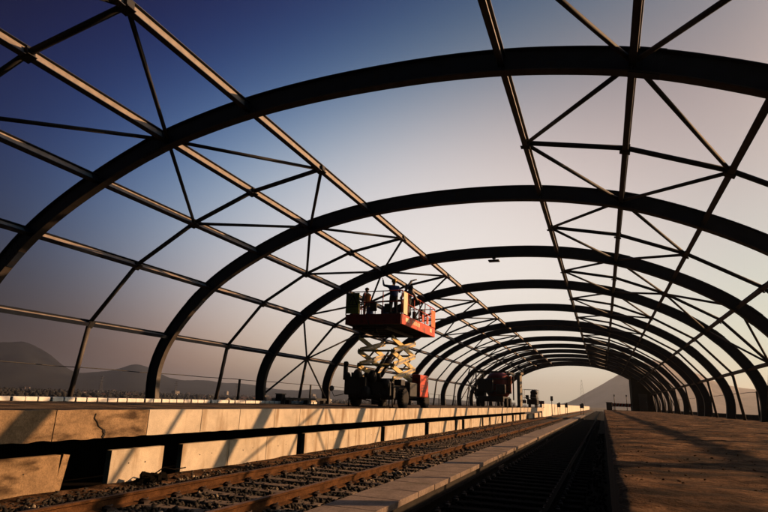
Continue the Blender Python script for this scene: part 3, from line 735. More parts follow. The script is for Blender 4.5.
# ------------------------------------------------------------------ scissor lift
def wheel(parent, c, r, w):
    bm = bmesh.new(); lathe(bm, [(r*0.62,-w/2),(r*0.93,-w/2),(r,-w*0.36),(r,w*0.36),(r*0.93,w/2),(r*0.62,w/2)], c, 'x', 28)
    for k in range(22):
        a = 2*math.pi*k/22; p = Vector((0, math.cos(a)*r, math.sin(a)*r))
        for s in (-1, 1): box(bm, Vector(c)+p+Vector((s*w*0.24, 0, 0)), (w*0.42, 0.04, 0.045), Matrix.Rotation(a, 3, 'X') @ Matrix.Rotation(s*0.5, 3, 'Z'))
    t = obj('tyre', bm, 'rubber')
    wn = bpy.data.objects.new('wheel', None); COL.objects.link(wn); wn.parent = parent; t.parent = wn
    bm = bmesh.new(); lathe(bm, [(0.03,-w*0.45),(r*0.30,-w*0.45),(r*0.34,-w*0.25),(r*0.60,-w*0.3),(r*0.635,-w*0.5),(r*0.635,w*0.5),(r*0.60,w*0.3),(r*0.34,w*0.25),(r*0.30,w*0.45),(0.03,w*0.45)], c, 'x', 20)
    for k in range(6):
        a = k*math.pi/3; cyl(bm, Vector(c)+Vector((w*0.40, math.cos(a)*r*0.2, math.sin(a)*r*0.2)), Vector(c)+Vector((w*0.48, math.cos(a)*r*0.2, math.sin(a)*r*0.2)), 0.016, 6)
    obj('rim', bm, 'grey', wn)
lift = thing('scissor_lift', 'tall red scissor lift raised on cream arms, with workers on its railed deck', 'scissor lift', (0,0,0))
GZ = TOP_L
CXL, XR, XL = -9.2, -7.95, -10.45       # chassis sides
YA, YB = 22.3, 27.0
for (xx, yy) in ((XR-0.14, 26.55), (XL+0.14, 26.55), (XR-0.14, 23.35), (XL+0.14, 23.35)): wheel(lift, (xx, yy, GZ+0.41), 0.41, 0.28)
bm = bmesh.new()
box(bm, (CXL, (YA+YB)/2, GZ+0.55), (1.5, YB-YA-0.3, 0.26), bevel=0.02)
box(bm, (CXL, YA+0.15, GZ+0.62), (2.1, 0.22, 0.5), bevel=0.03); box(bm, (CXL, YB-0.1, GZ+0.62), (2.1, 0.2, 0.4), bevel=0.03)
for yy in (23.35, 26.55): tube(bm, [(XL+0.2, yy, GZ+0.41), (XR-0.2, yy, GZ+0.41)], 0.09, 10); box(bm, (CXL, yy, GZ+0.43), (0.4, 0.34, 0.3), bevel=0.04)
box(bm, (CXL, 25.0, GZ+0.92), (1.3, 3.6, 0.5), bevel=0.02)
obj('chassis', bm, 'black', lift)
bm = bmesh.new()
for s, xx in ((1, XR-0.10), (-1, XL+0.10)): box(bm, (xx, 24.35, GZ+0.80), (0.30, 1.15, 0.62), bevel=0.04); box(bm, (xx, 22.75, GZ+1.05), (0.34, 0.5, 0.25), bevel=0.03)
obj('side_tank', bm, 'black', lift)
bm = bmesh.new(); box(bm, (XR-0.02, 25.45, GZ+1.00), (0.42, 1.30, 1.02), bevel=0.05); box(bm, (XR+0.2, 25.45, GZ+1.30), (0.02, 1.0, 0.05)); 
ecov = obj('engine_cover', bm, 'red', lift)
bm = bmesh.new()
for k in range(5): box(bm, (XR+0.197, 25.2+0.0*k, GZ+0.75+0.07*k), (0.012, 0.55, 0.028))
obj('louvre', bm, 'black', ecov)
bm = bmesh.new(); box(bm, (XR+0.198, 25.85, GZ+1.32), (0.008, 0.22, 0.18)); obj('decal', bm, 'cream', ecov)
# engine and controls at the near end
bm = bmesh.new()
box(bm, (CXL-0.55, YA-0.15, GZ+0.85), (1.0, 0.55, 0.75), bevel=0.05); box(bm, (CXL+0.5, YA+0.1, GZ+0.75), (0.9, 0.45, 0.55), bevel=0.04)
cyl(bm, (XL+0.1, YA-0.1, GZ+1.1), (XL+0.1, YA-0.1, GZ+1.75), 0.10, 12); lathe(bm, [(0.02,0.12),(0.09,0.10),(0.12,0.02),(0.10,-0.04),(0.03,-0.06)], (XL+0.1, YA-0.1, GZ+1.77), 'z', 12)
for k in range(5): cyl(bm, (CXL-0.85+0.3*k, YA+0.05, GZ+1.15), (CXL-0.85+0.3*k, YA+0.05, GZ+1.42+0.1*(k % 2)), 0.09, 10)
for (x_, y_, z_, r_) in ((CXL-0.95, YA-0.35, 1.22, 0.17), (CXL-0.45, YA-0.38, 1.32, 0.2), (CXL+0.1, YA-0.05, 1.25, 0.22), (CXL+0.75, YA-0.05, 0.95, 0.2), (CXL-0.1, YA-0.3, 0.6, 0.24)):
    bmesh.ops.create_icosphere(bm, subdivisions=2, radius=r_, matrix=Matrix.Translation((x_, y_, GZ+z_)) @ Matrix.Diagonal((1, 0.9, 1.25, 1)))
obj('engine', bm, 'black', lift)
bm = bmesh.new()
for k in range(3): tube(bm, [(CXL-0.6+0.5*k, YA, GZ+0.6), (CXL-0.4+0.5*k, YA-0.35, GZ+0.5), (CXL-0.2+0.4*k, YA-0.25, GZ+0.3), (CXL-0.1+0.4*k, YA+0.2, GZ+0.25)], 0.022, 6)
tube(bm, [(XL+0.1, YA-0.2, GZ+0.5), (XL-0.30, YA-0.3, GZ+0.4), (XL-0.42, YA-0.3, GZ+0.62)], 0.016, 6)
obj('hose', bm, 'black', lift)
bm = bmesh.new(); lathe(bm, [(0.01,-0.02),(0.11,-0.02),(0.12,0.0),(0.11,0.02),(0.01,0.02)], (XL-0.43, YA-0.3, GZ+0.72), 'y', 14); obj('mirror', bm, 'grey', lift)
bm = bmesh.new()
for (xx) in (XR-0.25, XL+0.25):
    for yy in (22.6, 27.05): tube(bm, [(xx, yy, GZ+0.7), (xx, yy-0.25*(1 if yy < 24 else -1), GZ+0.3), (xx, yy-0.25*(1 if yy < 24 else -1), GZ+0.03)], 0.04, 8); cyl(bm, (xx, yy-0.25*(1 if yy < 24 else -1), GZ+0.002), (xx, yy-0.25*(1 if yy < 24 else -1), GZ+0.04), 0.14, 12)
obj('outrigger', bm, 'black', lift)
# scissor arms: three tiers
ya, yb = 22.75, 25.55
zb = GZ+1.18; tier = 0.61
for s, xx in ((1, -8.38), (-1, -9.95)):
    for k in range(3):
        z0 = zb+k*tier; z1 = z0+tier
        for d in (0, 1):
            A, B = ((ya, z0+0.02), (yb, z1-0.02)) if d == 0 else ((ya, z1-0.02), (yb, z0+0.02))
            bm = bmesh.new(); o_ = 0.05 if d == 0 else -0.05
            bar(bm, (xx+o_, A[0]-0.08, A[1]), (xx+o_, B[0]+0.08, B[1]), 0.07, 0.22, bevel=0.02)
            bar(bm, (xx+o_*1.8, A[0]+0.1, A[1]), (xx+o_*1.8, B[0]-0.1, B[1]), 0.012, 0.10, mi=1)
            for q in (A, B, ((A[0]+B[0])/2, (A[1]+B[1])/2)): cyl(bm, (xx+o_-0.06, q[0], q[1]), (xx+o_+0.06, q[0], q[1]), 0.05, 10, mi=1)
            obj('scissor_arm', bm, ['arm', 'grey'], lift)
for k in range(4):
    for yy in (ya, yb):
        bm = bmesh.new(); cyl(bm, (-9.95, yy, zb+k*tier), (-8.38, yy, zb+k*tier), 0.045, 10)
        obj('cross_shaft', bm, 'arm' if k in (1, 2) else 'black', lift)
bm = bmesh.new(); cyl(bm, (-9.0, 23.0, zb+0.15), (-9.0, 24.1, zb+0.9), 0.085, 12); cyl(bm, (-9.0, 24.1, zb+0.9), (-9.0, 24.7, zb+1.31), 0.05, 12, mi=1); cyl(bm, (-9.35, 23.0, zb+0.15), (-9.35, 24.1, zb+0.9), 0.085, 12); cyl(bm, (-9.35, 24.1, zb+0.9), (-9.35, 24.7, zb+1.31), 0.05, 12, mi=1)
obj('hydraulic_ram', bm, ['black', 'grey'], lift)
# deck
DX0, DX1, DY0, DY1, DZ0, DZ1, DZR = -9.95, -7.45, 21.05, 25.95, 2.98, 3.40, 4.36
bm = bmesh.new(); box(bm, ((DX0+DX1)/2, (DY0+DY1)/2, DZ0+0.16), (DX1-DX0-0.06, DY1-DY0-0.06, 0.06))
for k in range(7): box(bm, ((DX0+DX1)/2, DY0+0.3+k*0.72, DZ0+0.07), (DX1-DX0-0.08, 0.07, 0.12))
for xx in (-8.38, -9.95+0.1): box(bm, (xx, (DY0+DY1)/2, DZ0-0.05), (0.12, 3.6, 0.12))
obj('deck_floor', bm, 'black', lift)
bm = bmesh.new()
box(bm, ((DX0+DX1)/2, DY0, DZ0+0.21), (DX1-DX0, 0.05, 0.42), bevel=0.01); box(bm, ((DX0+DX1)/2, DY1, DZ0+0.21), (DX1-DX0, 0.05, 0.42), bevel=0.01)
box(bm, (DX0, (DY0+DY1)/2, DZ0+0.21), (0.05, DY1-DY0-0.06, 0.42), bevel=0.01)
obj('deck_skirt', bm, 'red_shade', lift)  # unlit sides, their shade put into the darker red
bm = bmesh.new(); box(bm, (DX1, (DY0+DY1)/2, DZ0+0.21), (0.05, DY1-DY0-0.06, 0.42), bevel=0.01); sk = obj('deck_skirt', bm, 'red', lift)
bm = bmesh.new()
for (y_, w_) in ((21.75, 0.5), (22.5, 0.12), (22.72, 0.12), (22.94, 0.12), (23.16, 0.12), (23.38, 0.12), (25.2, 0.3)): box(bm, (DX1+0.028, y_, DZ0+0.24), (0.006, w_, 0.17))
obj('marking', bm, 'cream', sk)
# guardrail
def rails(a, b, n_, nm, mt_):
    a = Vector(a); b = Vector(b); bm = bmesh.new()
    for h in (DZR, DZ1+0.50, ): tube(bm, [a+Vector((0,0,h)), b+Vector((0,0,h))], 0.022, 8)
    for k in range(n_+1): p = a+(b-a)*k/n_; tube(bm, [p+Vector((0,0,DZ1-0.02)), p+Vector((0,0,DZR))], 0.022, 8)
    obj(nm, bm, mt_, lift)
rails((DX0, DY0, 0), (DX1, DY0, 0), 3, 'guardrail', 'red_shade'); rails((DX1, DY0, 0), (DX1, DY1, 0), 6, 'guardrail', 'red')
rails((DX0, DY0, 0), (DX0, DY1, 0), 6, 'guardrail', 'red_shade'); rails((DX0, DY1, 0), (DX1, DY1, 0), 3, 'guardrail', 'red_shade')
bm = bmesh.new(); box(bm, (DX1+0.035, 21.42, 3.88), (0.02, 0.50, 0.92), bevel=0.004); obj('side_panel', bm, 'cream', lift)
bm = bmesh.new(); box(bm, (DX1+0.035, 25.55, 3.82), (0.02, 0.66, 0.80), bevel=0.004); obj('end_panel', bm, 'orange', lift)
bm = bmesh.new(); box(bm, (DX1+0.03, 24.6, 3.62), (0.02, 0.34, 0.36)); box(bm, (DX1+0.03, 23.9, 3.60), (0.02, 0.30, 0.34)); obj('side_panel', bm, 'red', lift)
bm = bmesh.new()
for (a_, b_, sag) in (((-9.0, DY0-0.03, DZ1), (-8.6, DY0-0.03, DZ0-0.5), 0.1), ((-8.6, DY0, DZ0), (-8.5, 22.6, 2.4), 0.35), ((-7.5, 22.2, DZR), (-7.42, 23.4, DZ1), 0.2)):
    a_ = Vector(a_); b_ = Vector(b_); tube(bm, [a_+(b_-a_)*u-Vector((0,0,4*sag*u*(1-u))) for u in np.linspace(0, 1, 9)], 0.014, 5)
obj('cable', bm, 'black', lift)
for (y_, h_, w_) in ((22.05, 3.75, 0.28), (23.05, 3.62, 0.22), (24.2, 3.9, 0.3)):
    bm = bmesh.new(); box(bm, (DX1-0.10, y_, h_), (0.14, w_, 0.34), bevel=0.03); obj('tool_pouch', bm, 'black', lift)
for (x_, h_) in ((-8.75, 3.72), (-8.1, 3.66)):
    bm = bmesh.new(); box(bm, (x_, DY0+0.12, h_), (0.3, 0.14, 0.36), bevel=0.04); obj('tool_pouch', bm, 'black', lift)
bm = bmesh.new()
for k in range(5): box(bm, (DX0+0.25+k*0.5, DY0-0.03, DZ0+0.21), (0.03, 0.02, 0.36))
box(bm, ((DX0+DX1)/2, DY0-0.032, DZ0+0.40), (DX1-DX0-0.1, 0.02, 0.03)); obj('skirt_rib', bm, 'red_shade', lift)
# warning board hung on the near rail
bm = bmesh.new(); wx, wy = -9.62, DY0-0.05
box(bm, (wx, wy, 3.87), (0.58, 0.02, 0.88), bevel=0.004)
bd = obj('warning_board', bm, 'board', lift)
bm = bmesh.new()
tri = [Vector((wx-0.20, wy-0.014, 3.80)), Vector((wx+0.20, wy-0.014, 3.80)), Vector((wx, wy-0.014, 4.20))]
for i in range(3): bar(bm, tri[i], tri[(i+1)%3], 0.006, 0.035, up=Vector((0,0,1)).cross(tri[(i+1)%3]-tri[i]) if False else Vector((0,1,0)).cross((tri[(i+1)%3]-tri[i]).normalized()))
box(bm, (wx, wy-0.014, 3.96), (0.035, 0.006, 0.16)); box(bm, (wx, wy-0.014, 3.845), (0.035, 0.006, 0.035)); box(bm, (wx, wy-0.013, 3.72), (0.46, 0.004, 0.03))
obj('warning_triangle', bm, 'black', bd)
bm = bmesh.new(); box(bm, (-9.62, 21.35, 3.42+0.34), (0.30, 0.24, 0.6), bevel=0.03); obj('control_box', bm, 'black', lift)
# things on the deck
FL = DZ0+0.19
for (xx, yy, r_, h_, k_, lab) in ((-9.05, 21.55, 0.14, 0.36, 'blue', 'small blue drum on the lift deck next to the warning board'), (-8.3, 21.4, 0.15, 0.32, 'blue', 'small blue drum on the lift deck beside the worker in blue')):
    bm = bmesh.new(); lathe(bm, [(0.02,0),(r_,0),(r_,0.03),(r_*1.04,0.05),(r_,0.07),(r_,h_*0.6),(r_*1.04,h_*0.62),(r_,h_*0.65),(r_,h_),(r_*0.9,h_),(0.02,h_-0.01)], (0,0,0.24), 'z', 18)
    box(bm, (0,0,0.12), (0.34,0.34,0.24), mi=1)
    tag(obj('drum', bm, [k_, 'black'], loc=(xx, yy, FL)), lab, 'drum', 'drums on the lift deck')
p1 = person('worker in blue with a yellow helmet reaching up from the scissor lift deck', (-7.98, 21.5, FL), R(35),
    pose(shL=(-.19,0,1.44), elL=(-.42,.12,1.50), wrL=(-.44,.16,1.68), haL=(-.45,.17,1.75), shR=(.19,0,1.44), elR=(.33,.2,1.28), wrR=(.24,.42,1.40), haR=(.23,.48,1.43), head=(0,.0,1.63), crown=(0,-.03,1.71)), 'navy', 'trouser', 'hat_y', 1.0)
p2 = person('dark haired worker in pale shirt leaning on the right rail of the scissor lift', (-7.72, 22.5, FL), R(-20),
    pose(waist=(0,.02,1.12), chest=(.02,.10,1.34), neck=(.03,.14,1.47), head=(.03,.20,1.58), crown=(.03,.21,1.66), shL=(-.17,.10,1.40), elL=(-.30,.26,1.50), wrL=(-.24,.34,1.74), haL=(-.23,.36,1.81), shR=(.21,.10,1.38), elR=(.28,.26,1.14), wrR=(.2,.46,1.12), haR=(.18,.53,1.12)), 'tan', 'trouser', 'hat_d', 1.0)
p3 = person('worker in an orange vest behind the warning board on the scissor lift', (-9.35, 21.85, FL), R(60),
    pose(elR=(.27,.12,1.18), wrR=(.16,.34,1.10), haR=(.13,.41,1.10)), 'tan', 'trouser', 'hat_d', 0.86, vest='hivis')
p4 = person('worker crouching over the deck in the middle of the scissor lift', (-8.0, 23.6, FL), R(150),
    pose(pelvis=(0,0,.72), waist=(0,.08,.88), chest=(0,.26,1.05), neck=(0,.37,1.13), head=(0,.46,1.20), crown=(0,.50,1.27), shL=(-.19,.26,1.08), elL=(-.24,.38,.84), wrL=(-.18,.56,.74), haL=(-.17,.62,.70), shR=(.19,.26,1.08), elR=(.24,.38,.84), wrR=(.18,.56,.74), haR=(.17,.62,.70),
         hipL=(-.10,0,.68), knL=(-.14,.26,.42), anL=(-.12,-.01,.09), hipR=(.10,0,.68), knR=(.14,.26,.42), anR=(.12,-.01,.09)), 'trouser', 'trouser', 'hat_d', 0.9)
# long tube held up by worker two
bm = bmesh.new(); tube(bm, [(-7.95, 22.3, 4.25), (-7.62, 22.75, 5.12)], 0.055, 10); tube(bm, [(-7.62, 22.75, 5.12), (-7.46, 22.95, 5.22)], 0.035, 8)
tag(obj('pipe', bm, 'black'), 'dark pipe held up to the steelwork by the worker in the pale shirt', 'pipe')
bm = bmesh.new(); tube(bm, [(-8.3, 21.95, 3.9), (-8.05, 22.4, 5.1)], 0.022, 6)
# ------------------------------------------------------------------ second machine, pillar, far things
t = thing('tank_machine', 'bulky dark machine with a rounded tank, its sunlit edge painted orange, far along the left platform', 'machine', (0.75,0,0))
ty = 57.0
for (xx, yy) in ((-9.5, ty+1.0), (-12.2, ty+1.0), (-9.5, ty-1.2), (-12.2, ty-1.2)): wheel(t, (xx, yy, GZ+0.42), 0.42, 0.3)
bm = bmesh.new(); box(bm, (-10.85, ty, GZ+0.75), (2.5, 4.2, 0.5), bevel=0.05); box(bm, (-12.1, ty-0.6, GZ+1.3), (0.9, 1.6, 0.8), bevel=0.08); obj('chassis', bm, 'black', t)
bm = bmesh.new(); lathe(bm, [(0.05,0),(0.9,0.05),(1.15,0.35),(1.2,1.2),(1.12,1.9),(0.8,2.3),(0.3,2.4),(0.05,2.4)], (-10.45, ty, GZ+0.95), 'z', 28); tk = obj('tank', bm, 'red_shade', t)
bm = bmesh.new(); ca = -0.42
for k in range(9):
    h0 = 0.35+k*0.19; bar(bm, (-10.45+1.215*math.cos(ca), ty+1.215*math.sin(ca)-0.0, GZ+0.95+h0), (-10.45+1.215*math.cos(ca), ty+1.215*math.sin(ca), GZ+0.95+h0+0.19), 0.05, 0.62, up=Vector((math.sin(ca)*-1, math.cos(ca), 0)).cross(Vector((0,0,1))))
obj('sunlit_strip', bm, 'orange', tk)  # sunlit edge of the tank painted on as an orange strip
bm = bmesh.new()
for h in (0.5, 1.1, 1.7): lathe(bm, [(1.17,h),(1.22,h+0.02),(1.22,h+0.1),(1.17,h+0.12)], (-10.45, ty, GZ+0.95), 'z', 28)
obj('band', bm, 'black', tk)
bm = bmesh.new()
for (xx, yy) in ((-12.3, ty-1.8), (-12.3, ty+1.8), (-9.2, ty+1.8)): box(bm, (xx, yy, GZ+2.0), (0.12, 0.12, 2.6))
box(bm, (-10.75, ty-1.8, GZ+3.32), (3.3, 0.14, 0.16)); box(bm, (-10.75, ty+1.8, GZ+3.32), (3.3, 0.14, 0.16)); box(bm, (-12.3, ty, GZ+3.32), (0.14, 3.5, 0.16)); box(bm, (-9.2, ty, GZ+3.32), (0.14, 3.5, 0.16))
box(bm, (-11.4, ty-1.72, GZ+2.0), (1.5, 0.3, 1.3), bevel=0.1); box(bm, (-9.9, ty-1.7, GZ+1.7), (0.9, 0.4, 0.9), bevel=0.1); bar(bm, (-12.3, ty-1.8, GZ+0.9), (-13.2, ty-1.8, GZ+2.6), 0.1, 0.1); bar(bm, (-13.2, ty-1.8, GZ+2.6), (-12.9, ty-1.8, GZ+3.6), 0.1, 0.1)
obj('frame', bm, 'black', t)
bm = bmesh.new(); box(bm, (0,0,1.85), (0.40,0.40,3.7), bevel=0.02); box(bm, (0.05,0,3.62), (0.66,0.5,0.24), bevel=0.02); box(bm, (0,0,0.06), (0.55,0.55,0.12), bevel=0.01)
pl_ = obj('pillar', bm, 'concrete', loc=(-8.45, 63.4, TOP_L)); pl_.rotation_euler.z = -0.52
tag(pl_, 'sunlit concrete pillar standing far along the left platform edge', 'pillar')
# small work rig near the end of the left platform
t = thing('work_rig', 'small dark machine inside a light frame at the far end of the left platform', 'machine', (0,0,0))
yy = 77.0
bm = bmesh.new(); box(bm, (-8.6, yy, GZ+0.7), (1.3, 1.8, 0.7), bevel=0.06); box(bm, (-8.45, yy, GZ+1.35), (0.8, 1.2, 0.6), bevel=0.1); lathe(bm, [(0.02,0),(0.45,0.05),(0.5,0.4),(0.3,0.6),(0.02,0.62)], (-8.4, yy, GZ+1.6), 'z', 14); box(bm, (-9.3, yy, GZ+1.3), (0.4, 0.5, 0.5), bevel=0.05); obj('engine', bm, 'black', t)
for xx in (-9.0, -8.2):
    for y_ in (yy-0.7, yy+0.7): wheel(t, (xx, y_, GZ+0.25), 0.25, 0.16)
bm = bmesh.new()
for xx in (-9.75, -7.9):
    for y_ in (yy-0.9, yy+0.9): cyl(bm, (xx, y_, GZ), (xx, y_, GZ+2.25), 0.03, 6)
for z_ in (1.2, 2.25):
    for y_ in (yy-0.9, yy+0.9): cyl(bm, (-9.75, y_, GZ+z_), (-7.9, y_, GZ+z_), 0.025, 6)
obj('frame', bm, 'grey', t)
def barrier(xx, yy, w_, lab, n_=5):
    t = thing('barrier_board', lab, 'barrier', (xx, yy, GZ if xx < 0 else TOP_R), 0, 'red and white barrier boards')
    bm = bmesh.new(); box(bm, (0,0,0.68), (w_, 0.05, 0.42)); bd = obj('board', bm, 'board_red', t)
    bm = bmesh.new()
    for k in range(n_): bar(bm, (-w_/2+(k+0.25)*w_/n_, -0.028, 0.52), (-w_/2+(k+0.65)*w_/n_, -0.028, 0.84), 0.006, w_/n_*0.3, up=Vector((1,0,0)))
    obj('stripe', bm, 'white_conc', bd)
    for s in (-1, 1):
        bm = bmesh.new(); box(bm, (s*w_*0.42, 0, 0.3), (0.05, 0.06, 0.6)); box(bm, (s*w_*0.42, 0, 0.03), (0.08, 0.5, 0.06)); obj('foot', bm, 'black', t)
barrier(-9.35, 72.6, 0.9, 'red barrier board left of the small framed machine', 2); barrier(-7.98, 80.0, 1.1, 'red and white barrier board at the very end of the left platform', 3)
barrier(2.35, 81.2, 2.6, 'long red and white barrier board across the far right platform', 7)
bm = bmesh.new(); box(bm, (0,0,0.45), (0.7,0.6,0.9), bevel=0.04); box(bm, (0,0,0.95), (0.8,0.7,0.1), bevel=0.02); tag(obj('cabinet', bm, 'black', loc=(0.75, 80.8, TOP_R)), 'dark cabinet left of the red barrier on the far right platform', 'cabinet')
for j, xx in enumerate((1.45, 2.95)):
    bm = bmesh.new(); cyl(bm, (0,0,0), (0,0,2.0), 0.045, 8); box(bm, (0,0,0.02), (0.3,0.3,0.04)); box(bm, (0,0,1.9), (0.14,0.1,0.24))
    tag(obj('post', bm, 'black', loc=(xx, 82.2, TOP_R)), ('left' if j == 0 else 'right')+' of two dark posts rising behind the red barrier', 'post', 'dark posts at the far right')
# dark stair tower at the far right end of the platform
t = thing('stair_tower', 'dark windowless stair tower closing the far right end under the arches', 'building', (0,0,0))
bm = bmesh.new(); box(bm, (4.55, 79.3, 2.05), (2.3, 6.0, 4.75), bevel=0.03); obj('wall', bm, 'stone_and_shade', t)
bm = bmesh.new(); box(bm, (4.45, 79.3, 4.5), (2.6, 6.3, 0.16)); obj('roof', bm, 'stone_and_shade', t)
bm = bmesh.new(); box(bm, (4.6, 76.28, 0.72), (0.95, 0.06, 2.05)); dr = obj('door', bm, 'black', t)
bm = bmesh.new(); cyl(bm, (4.95, 76.22, 0.7), (4.95, 76.22, 0.86), 0.02, 8); obj('handle', bm, 'grey', dr)
# parapet wall beyond the platforms, signal, markers
bm = bmesh.new(); box(bm, (-8.3, 235, -0.79), (0.3, 301, 1.94), bevel=0.02)
tag(obj('parapet_wall', bm, 'pale_wall'), 'long pale sunlit wall running on beyond the end of the left platform', 'wall')
for j, (xx, w_) in enumerate(((-7.5, 0.6), (-6.2, 0.5), (-3.55, 0.7))):
    bm = bmesh.new(); box(bm, (0,0,0.35), (w_, 0.4, 0.7), bevel=0.05); box(bm, (0.1,0,0.75), (w_*0.5, 0.3, 0.18), bevel=0.03); cyl(bm, (-w_*0.3,0,-1.4), (-w_*0.3,0,0.1), 0.05, 6); cyl(bm, (w_*0.3,0,-1.4), (w_*0.3,0,0.1), 0.05, 6)
    tag(obj('equipment_box', bm, 'black', loc=(xx, 108, -0.3)), 'dark trackside box before the pale far wall, %s from the left' % ['first','second','third'][j], 'box', 'dark trackside boxes')
t = thing('signal', 'dark railway signal on a post in front of the far pale wall', 'signal', (-8.05, 100, -1.75))
bm = bmesh.new(); cyl(bm, (0,0,0), (0,0,2.6), 0.06, 8); box(bm, (0,0,0.1), (0.3,0.3,0.2)); obj('post', bm, 'black', t)
bm = bmesh.new(); box(bm, (0,0,2.85), (0.42,0.16,0.80), bevel=0.05); hd_ = obj('signal_head', bm, 'black', t)
for k in range(2):
    bm = bmesh.new(); lathe(bm, [(0.10,-0.18),(0.12,-0.08),(0.11,-0.07),(0.09,-0.17)], (0,0,2.68+0.34*k), 'y', 14); obj('hood', bm, 'black', hd_)
# lattice masts and pylons far away
def pylon(x_, y_, z_, h, arms, lab):
    bm = bmesh.new(); b_ = h*0.09
    for sx in (-1, 1):
        for sy in (-1, 1): bar(bm, (sx*b_, sy*b_, 0), (sx*b_*0.12, sy*b_*0.12, h), h*(0.007 if arms else 0.0035), h*(0.007 if arms else 0.0035))
    n_ = 9
    for k in range(n_):
        f0 = 1-0.88*k/n_; f1 = 1-0.88*(k+1)/n_; z0, z1 = h*k/n_, h*(k+1)/n_
        for sy in (-1, 1):
            bar(bm, (-b_*f0, sy*b_*f0, z0), (b_*f1, sy*b_*f1, z1), h*(0.006 if arms else 0.002), h*(0.006 if arms else 0.002)); bar(bm, (b_*f0, sy*b_*f0, z0), (-b_*f1, sy*b_*f1, z1), h*(0.006 if arms else 0.002), h*(0.006 if arms else 0.002))
            bar(bm, (sy*b_*f0, -b_*f0, z0), (sy*b_*f1, b_*f1, z1), h*(0.006 if arms else 0.002), h*(0.006 if arms else 0.002))
    for a_ in arms: bar(bm, (-h*0.14, 0, h*a_), (h*0.14, 0, h*a_), h*0.012, h*0.02)
    tag(obj('pylon', bm, 'black', loc=(x_, y_, z_)), lab, 'pylon', 'lattice pylons in the distance')
def polar(a, r): return math.sin(R(a))*r, math.cos(R(a))*r
x_, y_ = polar(-47.6, 1400); pylon(x_, y_, -13, 40, (0.72, 0.84, 0.96), 'lattice pylon in the city haze left of the first visible arch foot')
x_, y_ = polar(-41.2, 1300); pylon(x_, y_, -13, 34, (0.72, 0.84, 0.96), 'lattice pylon in the city haze right of the first visible arch foot')
x_, y_ = polar(-35.6, 1600); pylon(x_, y_, -13, 38, (0.8, 0.95), 'faint lattice pylon in the haze near the third arch foot')
x_, y_ = polar(-1.8, 2300); pylon(x_, y_, -13, 112, (), 'tall faint lattice mast standing before the far mountain')

# ------------------------------------------------------------------ the city on the plain
def house_mesh(kind, w_, d_, h_, wall):
    bm = bmesh.new(); box(bm, (0,0,h_/2), (w_, d_, h_), mi=0)
    if kind == 'gable':
        for s in (-1, 1):
            v = [bm.verts.new(p) for p in ((-w_/2-0.3, s*(d_/2+0.4), h_-0.05), (w_/2+0.3, s*(d_/2+0.4), h_-0.05), (w_/2+0.3, 0, h_+d_*0.28), (-w_/2-0.3, 0, h_+d_*0.28))]
            bm.faces.new(v).material_index = 1
        for s in (-1, 1):
            v = [bm.verts.new(p) for p in ((s*w_/2, -d_/2, h_), (s*w_/2, d_/2, h_), (s*w_/2, 0, h_+d_*0.27))]; bm.faces.new(v)
    else:
        box(bm, (0,0,h_+0.25), (w_+0.5, d_+0.5, 0.5), mi=0); box(bm, (w_*0.2,0,h_+1.2), (w_*0.25, d_*0.3, 1.6), mi=0)
    nf = max(1, int(h_/3)); nc = max(2, int(w_/3))
    for f_ in range(nf):
        for c_ in range(nc):
            for s in (-1, 1): box(bm, (-w_/2+(c_+0.5)*w_/nc, s*(d_/2+0.02), 1.6+f_*3.0), (1.1, 0.06, 1.3), mi=2)
    return mesh('house', bm, [wall, 'roof', 'glass'])
protos = []
for kd, w_, d_, h_, wl_, lab in (('gable',8,6,4,'white_conc','tiny white house with a pitched red roof in the far city'), ('gable',12,9,6,'housew','small pale house with a pitched red roof in the far city'), ('gable',10,8,4,'houseb','small brown house with a pitched red roof in the far city'),
        ('flat',18,12,12,'housew','pale flat roofed block of flats in the far city'), ('flat',14,12,9,'houseb','brown flat roofed block of flats in the far city'), ('flat',40,18,7,'white_conc','long white shed in the far city'), ('flat',12,12,18,'housew','slim pale tower block in the far city')):
    protos.append((house_mesh(kd, w_, d_, h_, wl_), lab, kd))
cnt = 0
while cnt < 255:
    a = random.uniform(-64, -12); r_ = 430+1900*random.random()**1.4
    x_, y_ = polar(a, r_); me, lab, kd = random.choices(protos, (9, 3, 7, 1, 3, 0.3, 0.3))[0]
    if kd == 'flat' and r_ < 1100: continue
    o = link('house', me, loc=(x_, y_, height(x_, y_)-0.3)); o.rotation_euler.z = random.uniform(0, 3.14); tag(o, lab, 'house', lab.replace('small ','').split(' in the')[0]+'s in the city'); cnt += 1
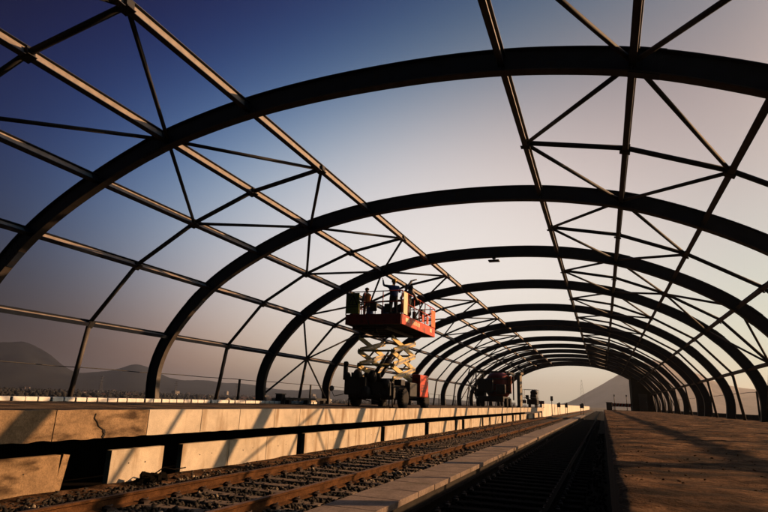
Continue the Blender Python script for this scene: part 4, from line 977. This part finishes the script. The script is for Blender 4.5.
for k in range(30):
    a = random.uniform(12, 32); r_ = 1000+900*random.random(); x_, y_ = polar(a, r_); me, lab, kd = random.choice(protos[:5])
    o = link('house', me, loc=(x_, y_, height(x_, y_)-0.3)); o.rotation_euler.z = random.uniform(0, 3.14); tag(o, lab, 'house', lab.replace('small ','').split(' in the')[0]+'s in the city')
# houses scattered up the left hill foot (pale specks)
# mass of distant trees: countless small crowns
def pos_tr(n):
    k = 240; ca = rng.uniform(-68, -10, k); cr_ = 480+1500*rng.random(k)**1.5; idx = rng.integers(0, k, n)
    a = np.radians(ca[idx]+rng.normal(0, 1.5, n)); r_ = cr_[idx]*(1+rng.normal(0, 0.03, n)); x_, y_ = np.sin(a)*r_, np.cos(a)*r_
    z_ = np.array([height(p, q) for p, q in zip(x_, y_)])+rng.uniform(0.3, 7, n)*(0.4+0.6*rng.random(n)); return np.stack([x_, y_, z_], -1)
tag(stones('distant_trees', 13000, pos_tr, lambda n: 1.5+3.5*rng.random(n), ['veg'], 0.9), kind='stuff')
def pos_tr2(n):
    k = 60; ca = rng.uniform(11, 36, k); cr_ = 800+900*rng.random(k); idx = rng.integers(0, k, n)
    a = np.radians(ca[idx]+rng.normal(0, 1.0, n)); r_ = cr_[idx]*(1+rng.normal(0, 0.04, n)); x_, y_ = np.sin(a)*r_, np.cos(a)*r_
    z_ = np.array([height(p, q) for p, q in zip(x_, y_)])+rng.uniform(0.5, 5, n); return np.stack([x_, y_, z_], -1)
tag(stones('distant_trees', 4000, pos_tr2, lambda n: 2.0+3.5*rng.random(n), ['veg'], 0.9), kind='stuff')

# ------------------------------------------------------------------ haze
bm = bmesh.new(); box(bm, (0, 1000, 158), (18600, 18600, 364))
hz = obj('haze', bm, [bpy.data.materials.new('haze_air')]); tag(hz, kind='stuff')
hm = hz.data.materials[0]; hm.use_nodes = True; hn = hm.node_tree; hn.nodes.clear()
ho = hn.nodes.new('ShaderNodeOutputMaterial'); hv = hn.nodes.new('ShaderNodeVolumePrincipled'); hn.links.new(hv.outputs[0], ho.inputs['Volume'])
hv.inputs['Color'].default_value = (0.9, 0.88, 0.9, 1); hv.inputs['Density'].default_value = 0.00017; hv.inputs['Anisotropy'].default_value = 0.8
